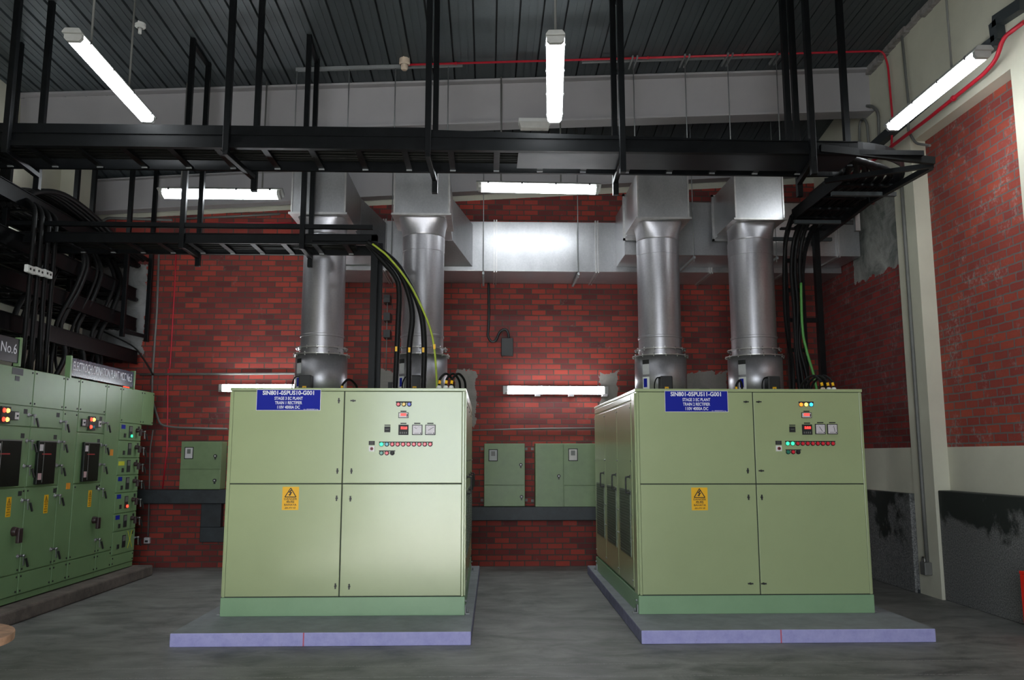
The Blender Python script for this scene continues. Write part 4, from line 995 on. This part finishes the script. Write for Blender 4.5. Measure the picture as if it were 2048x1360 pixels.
def knob(parent, fr, x, y, Yf):
    a, b = pz(x, y, Yf); m = MB(); m.cyl(fr.p(a, b, 0), fr.p(a, b, .02), .026, 16, mi=0); m.cyl(fr.p(a, b, .02), fr.p(a, b, .024), .010, 12, mi=1); m.fbox(fr, a - .01, a + .01, b - .05, b, 0, .018)
    link('lock', m, [BLACKM, WHITE], parent)
def bwindow(parent, fr, r, Yf, mat=None):
    R = rect(*r, Y=Yf); m = MB(); m.fbox(fr, *R, 0, .006, 1); e = .012; m.fbox(fr, R[0] + e, R[1] - e, R[2] + e, R[3] - e, .006, .008, 0); m.fbox(fr, R[0] + .04, R[1] - .04, (R[2] + R[3]) / 2 - .01, R[3] - .03, .008, .010, 2)
    link('meter_window', m, [mat or METERF, BLK, GREY], parent)
t, o, fr, R, Yf = wbox('wall_cabinet', (360, 883, 441, 979), .30, [(0, 1, .42, 1), (0, 1, 0, .42)], 'green wall cabinet on the brick between the switchboard and left rectifier')
knob(o[0], fr, 431, 912, Yf); knob(o[1], fr, 429.5, 961, Yf); bwindow(o[0], fr, (369, 894, 387, 918), Yf)
t, o, fr, R, Yf = wbox('wall_cabinet', (968, 887, 1050, 1013), .28, [(0, 1, .335, 1), (0, 1, 0, .335)], 'green wall cabinet with small meter, left one between the two rectifiers')
knob(o[0], fr, 1041.5, 929.5, Yf); knob(o[1], fr, 1043, 993.5, Yf); bwindow(o[0], fr, (977, 898.5, 995.5, 922.5), Yf, simple('meter_gasket_grey', (.35, .36, .35), .5))
t, o, fr, R, Yf = wbox('wall_cabinet', (1070.5, 887, 1262, 1014), .28, [(0, .295, 0, 1), (.295, .66, .335, 1), (.295, .66, 0, .335), (.66, 1, 0, 1)], 'wide green wall cabinet, partly hidden behind the right rectifier')
knob(o[0], fr, 1117.5, 952, Yf); bwindow(o[1], fr, (1136.5, 897, 1155.5, 922), Yf, simple('paper_note', (.55, .52, .50), .7))
bb = thing('black_wall_box', at(1014, 711, Y=12.75), 'small black box on the brick wall, fed by a looped hose', 'electrical box')
R = rect(1002.5, 676, 1026.5, 711.5, Y=12.7); link('body', MB().box(R[0], R[1], 12.68, YB, R[2], R[3]), BLACKM, bb, .008)
link('hose', MB().tube([at(x, y, Y=12.74) for x, y in ((977, 566), (978, 620), (977, 655), (976, 672), (983, 683), (992, 680), (999, 665), (1008, 659), (1015, 663), (1018, 676))], .020, 10), BLACKM, bb)
# conduits / pipes on the walls
def pipe(pts, r, mat, label, cat='pipe', name='conduit', clips=0, k=1):
    t = thing(name, pts[0], label, cat); P = [Vector(p) for p in pts]
    Q = []
    for i, p in enumerate(P):           # rounded corners
        if 0 < i < len(P) - 1:
            a = (P[i - 1] - p); b = (P[i + 1] - p); e = min(.06, a.length / 2, b.length / 2)
            Q += [p + a.normalized() * e, p + (a.normalized() + b.normalized()) * e * .3, p + b.normalized() * e]
        else: Q.append(p)
    link('tube', MB().tube(Q, r, 10, k=1), mat, t)
    if clips:
        for i in range(len(P) - 1):
            d = P[i + 1] - P[i]; n = int(d.length / clips)
            for j in range(n):
                c = P[i] + d * ((j + .5) / n); link('pipe_clip', MB().cyl(c - d.normalized() * .012, c + d.normalized() * .012, r * 1.5, 10), mat, t)
    return t
yb = 12.775
B = lambda x, y, Y=yb: at(x, y, Y=Y)
pipe([B(353, 480), B(350, 560), B(340, 735), B(336, 745), B(334, 900), B(325, 977)], .010, REDP, 'thin red pipe running down the left part of the back wall', name='red_pipe')
pipe([B(357, 446), B(598, 446)], .009, REDP, 'thin red pipe running level high on the back wall, left of stacks', name='red_pipe')
pipe([B(318, 505), B(314, 620), B(305, 750), B(304, 800), B(320, 850), B(350, 855), B(455, 858)], .016, GREY, 'dark conduit descending left of the red pipe and turning right')
pipe([B(345, 440), B(212, 436), B(197, 452), B(196, 470)], .022, GREY, 'grey conduit with a bend below the rear beam at left')
pipe([B(360, 438), B(560, 428)], .018, GREY, 'grey conduit level below the rear beam, before left stack')
pipe([B(280, 749), B(590, 747)], .020, GREY, 'grey conduit level across the brick, left of left rectifier top')
pipe([B(930, 861), B(1010, 859), B(1090, 857), B(1210, 856)], .012, GREY, 'thin cable run level across the brick between the rectifiers')
pipe([B(306, 860), B(300, 900), B(298, 1008), B(296, 1072)], .010, GREY, 'thin conduit dropping to the low wall socket')
so = thing('wall_socket', B(293, 1088), 'small pale socket low on the brick beside the switchboard', 'socket')
R = rect(288, 1075, 299, 1087, Y=12.75); link('plate', MB().box(R[0], R[1], 12.74, YB, R[2], R[3]), METERF, so, .004); link('outlet', MB().box(R[0] + .02, R[1] - .02, 12.73, 12.745, R[2] + .02, R[3] - .04), BLK, so)
# cable strut clamp seen between stack two and post
cs = thing('wall_clamp_rod', B(772, 740, 12.6), 'dark rod with clamps on the brick behind the left cables', 'bracket')
a, b = B(775, 590, 12.6), B(772, 742, 12.6); link('rod', MB().cyl(a, b, .008, 8), GREY, cs)
for y in (598, 634, 668): c = B(774, y, 12.6); link('clamp', MB().box(c.x - .05, c.x + .05, 12.55, YB, c.z - .06, c.z + .06), BLACKM, cs)
mo = thing('motor_bracket', B(1400, 770, 12.3), 'black fan motor bracket behind the right cabinet, between its stacks', 'bracket')
c = at(1395, 758, Y=11.9); link('motor', MB().cyl((c.x - .15, 11.9, 2.42), (c.x + .15, 11.9, 2.42), .11, 20), BLACKM, mo); link('frame', MB().box(c.x + .02, c.x + .16, 11.85, 11.98, 2.3, 2.62).box(c.x + .05, c.x + .13, 11.9, YB, 2.3, 2.38), BLACKM, mo)
mo = thing('motor_bracket', (-1.25, 11.9, 2.3), 'black fan motor bracket behind the left cabinet, between its stacks', 'bracket')
c = at(770, 765, Y=11.9); link('motor', MB().cyl((c.x - .2, 11.9, 2.40), (c.x + .15, 11.9, 2.40), .10, 20), BLACKM, mo); link('frame', MB().box(c.x + .05, c.x + .2, 11.85, 11.98, 2.3, 2.7).box(c.x + .08, c.x + .16, 11.9, YB, 2.3, 2.38), BLACKM, mo)

# ================= RIGHT WALL FITTINGS =================
Rw = lambda x, y, X=5.25: at(x, y, X=X)
zr0 = zc(-1, 10.1) - .05
pA_ = [at(815, 125, Y=10.1), at(1770, 103, Y=10.1)]
pA_ = [Vector((p.x, 10.1, zc(p.x, 10.1) - .06)) for p in pA_]
pipe([pA_[0], Vector((5.2, 10.1, zc(5.2, 10.1) - .06)), Vector((5.25, 10.1, 6.75)), Rw(1785, 235), Rw(1783, 298)], .014, REDP, 'red pipe crossing below the roof and dropping down the right wall', name='red_pipe', clips=1.2)
pipe([Rw(x, y, 5.17) for x, y in ((2048, 44), (2006.6, 75), (1992, 120), (1966, 149), (1854, 239), (1784, 292), (1765, 309), (1700, 350))], .022, REDP, 'thicker red pipe slanting along the right wall lintel', name='red_pipe', clips=1.0)
tk = thing('wall_trunking', Rw(2048, 7), 'dark square trunking stepping along the top of the right wall', 'trunking')
pts = [Rw(x, y, 5.25) for x, y in ((2048, 7), (1992, 44), (1997, 80), (1973, 98), (1742, 298), (1615, 401))]
for a, b in zip(pts[:-1], pts[1:]): link('length', MB().beam(a, b, .09, .12), DKTRUNK, tk)
pipe([Rw(1795, -20), Rw(1817, 206), Rw(1816, 262), Rw(1832, 287), Rw(1860, 291)], .016, GREY, 'grey conduit dropping down upper right wall behind the lamp')
pipe([Rw(1722, 212), Rw(1745, 212), Rw(1757, 225), Rw(1758, 272)], .02, GREY, 'grey conduit bending off the steel beam end at right wall')
pipe([Rw(1720, 300), Rw(1719, 245), Rw(1726, 236), Rw(1734, 245), Rw(1738, 295)], .018, GREY, 'grey hairpin conduit on the right wall below beam end')
pl_ = [at(x, y, X=5.245) for x, y in ((1812, 345), (1818, 480), (1829, 640), (1838, 800), (1848, 980), (1857, 1125))]
pipe([Vector((5.245, 9.95, p.z)) for p in pl_], .022, GREY, 'long grey conduit running down the cream pilaster')
pb = Vector((5.23, 9.95, .25)); o = thing('padlock_box', pb, 'small rusty box at the foot of the pilaster conduit', 'electrical box'); link('case', MB().box(5.18, 5.272, 9.89, 10.01, .25, .40), GREY, o, .01); link('hasp', MB().tube([(5.2, 9.92, .40), (5.2, 9.93, .45), (5.2, 9.97, .45), (5.2, 9.98, .40)], .008, 8), CHROME, o)
cem = None

# ================= LAMPS =================
def fluo(p0, p1, up, label, rods=(), grp='fluorescent batten lamps', w=.085, brackets=False):
    p0 = Vector(p0); p1 = Vector(p1); L = (p1 - p0).length
    fr = Fr(p0, p1 - p0, up)        # u points to the mounting side
    t = thing('fluorescent_lamp', (p0 + p1) / 2, label, 'lamp', grp)
    m = MB(); m.poly(Fr(p0, fr.n, fr.u), [(-w, 0), (w, 0), (w * .75, .045), (-w * .75, .045)], 0, 0)
    m = MB(); ring = lambda a: [fr.p(a, b, c) for c, b in ((-w, .0), (w, .0), (w * .98, .012), (w * .7, .045), (-w * .7, .045), (-w * .98, .012))]
    m.loft([ring(-.03), ring(L + .03)], 0, False); link('housing', m, TRANS, t, .004)
    w2 = w * .86
    ring = lambda a, s=1: [fr.p(a, b * s, c * s) for c, b in ((-w2, .0), (-w2, -.035), (-w2 * .7, -.06), (w2 * .7, -.06), (w2, -.035), (w2, .0))]
    link('diffuser', MB().loft([ring(.04), ring(L - .04)], 0, False), TUBEM, t)
    for a in (0, L - .04):
        m = MB(); m.loft([ring(a, 1.03), ring(a + .04, 1.03)], 0, False); link('end_cap', m, TRANS, t)
    m = MB()
    for k in range(4):
        a = L * (.08 + .28 * k)
        for s in (-1, 1): m.fbox(fr, a - .012, a + .012, -.02, .02, s * w - .006, s * w + .006)
    link('clip', m, CHROME, t)
    for (a, ztop) in rods:
        c = fr.p(a, .045, 0); link('suspension_rod', MB().cyl(c, (c.x, c.y, ztop if ztop else zc(c.x, c.y)), .011, 8), GREY, t)
    if brackets:
        for k in range(3):
            a = L * (.32 + .33 * k); c = fr.p(a, 0, -w); link('bracket', MB().box(c.x - .04, c.x + .04, c.y - .05, YB + .001, c.z + .0, c.z + .04) if c.z > p0.z else MB().box(c.x - .04, c.x + .04, c.y - .05, YB + .001, c.z - .03, c.z + .01), METERF, t)
    return t
ZL = 5.27
a, b = at(146, 68, Z=ZL), at(296, 236, Z=ZL); fluo(a, b, (0, 0, 1), 'hanging fluorescent lamp at upper left, slanting in view', [(.35, 0), (1.25, 0)])
a, b = at(1111, 72, Z=ZL), at(1109, 237, Z=ZL); fluo(a, b, (0, 0, 1), 'hanging fluorescent lamp at top centre, seen end on', [(.05, 0)])
a, b = at(1966, 102, Z=ZL), at(1784, 252, Z=ZL); fluo(a, b, (0, 0, 1), 'hanging fluorescent lamp at upper right beside the cream wall', [(.5, 0)])
a, b = at(322, 385, Y=10.5), at(562, 387, Y=10.5); fluo(a, b, (0, .35, 1), 'level fluorescent lamp at left behind the tray, before rear beam', [(.25, 0), (1.3, 0)])
a, b = at(957, 372, Y=10.6), at(1197, 377, Y=10.6); fluo(a, b, (0, .35, 1), 'level fluorescent lamp in front of the bright duct', [(.3, 0), (1.1, 0)])
a, b = at(1010, 780, Y=12.68), at(1213, 781, Y=12.68); fluo(a, b, (0, 1, .0), 'fluorescent lamp on the brick wall between the two rectifiers', brackets=True, w=.065)
a, b = at(441, 776, Y=12.68), at(644, 776, Y=12.68); fluo(a, b, (0, 1, .0), 'fluorescent lamp on the brick wall, mostly hidden behind left rectifier', brackets=True, w=.06)
a, b = at(4, 368, X=-6.15), at(62, 406, X=-6.15); fluo(a, b, (-1, 0, .3), 'fluorescent lamp on the far left wall behind the racks')
em = thing('emergency_light', at(1069, 250, Y=10.5), 'white emergency light box under the steel beam beside the centre lamp', 'emergency light')
R = rect(1037, 235, 1102, 256, Y=10.5); link('case', MB().box(R[0], R[1], 10.5, 10.62, R[3] - .07, R[3]), WHITE, em, .01)
m = MB(); A = lambda z, e: [(R[0] + e, 10.48, z), (R[1] - e, 10.48, z), (R[1] - e, 10.60, z), (R[0] + e, 10.60, z)]
m.loft([A(R[2], .03), A(R[3] - .06, .005)], 0, False); link('lens', m, simple('frosted_lens', (.62, .60, .56), .3), em, .005)
link('bracket', MB().box((R[0] + R[1]) / 2 - .1, (R[0] + R[1]) / 2 + .1, 10.58, 10.7, R[3] - .01, R[3] + .03), WHITE, em)
sx = at(809, 130, Y=10.05).x; sz = zc(sx, 10.05); sd = thing('smoke_detector', (sx, 10.05, sz), 'round beige smoke detector under the roof at end of red pipe', 'smoke detector')
link('base', MB().lathe((sx, 10.05, 0), [(.065, sz + .02), (.07, sz - .07), (.055, sz - .09)], 24), BEIGE, sd); link('sensor', MB().lathe((sx, 10.05, 0), [(.045, sz - .09), (.045, sz - .14), (.03, sz - .16)], 20), BEIGE, sd)
p = at(282, 30, Z=6.72); p.z = zc(p.x, p.y); cr = thing('ceiling_rose', p, 'white ceiling rose with pendant rod above the left lamp', 'ceiling fitting')
link('cup', MB().lathe((p.x, p.y, 0), [(.06, p.z + .01), (.06, p.z - .04), (.03, p.z - .055)], 20), WHITE, cr); link('pendant', MB().cyl((p.x, p.y, p.z - .05), (p.x, p.y, p.z - .12), .02, 10), WHITE, cr)

# ================= ODDS AT THE EDGES =================
rb = thing('red_floor_box', (5.05, 7.6, 0), 'red painted metal box just inside the right edge on the floor', 'box')
link('case', MB().box(4.965, 5.27, 7.42, 7.78, 0, .56), REDB, rb, .01); link('lid', MB().box(4.965, 5.275, 7.415, 7.785, .56, .59), REDB, rb, .006)
cdm = thing('cable_drum', (-3.02, 4.85, 0), 'wooden cable drum flange at the bottom left corner', 'cable drum')
for z in (.02, .62): link('flange', MB().lathe((-3.07, 4.80, 0), [(.42, z), (.42, z + .045)], 48), WOOD, cdm, .004)
link('core', MB().lathe((-3.07, 4.80, 0), [(.22, .065), (.22, .62)], 32), WOOD, cdm)
link('foot', MB().lathe((-3.07, 4.80, 0), [(.42, 0), (.42, .02)], 48), WOOD, cdm)
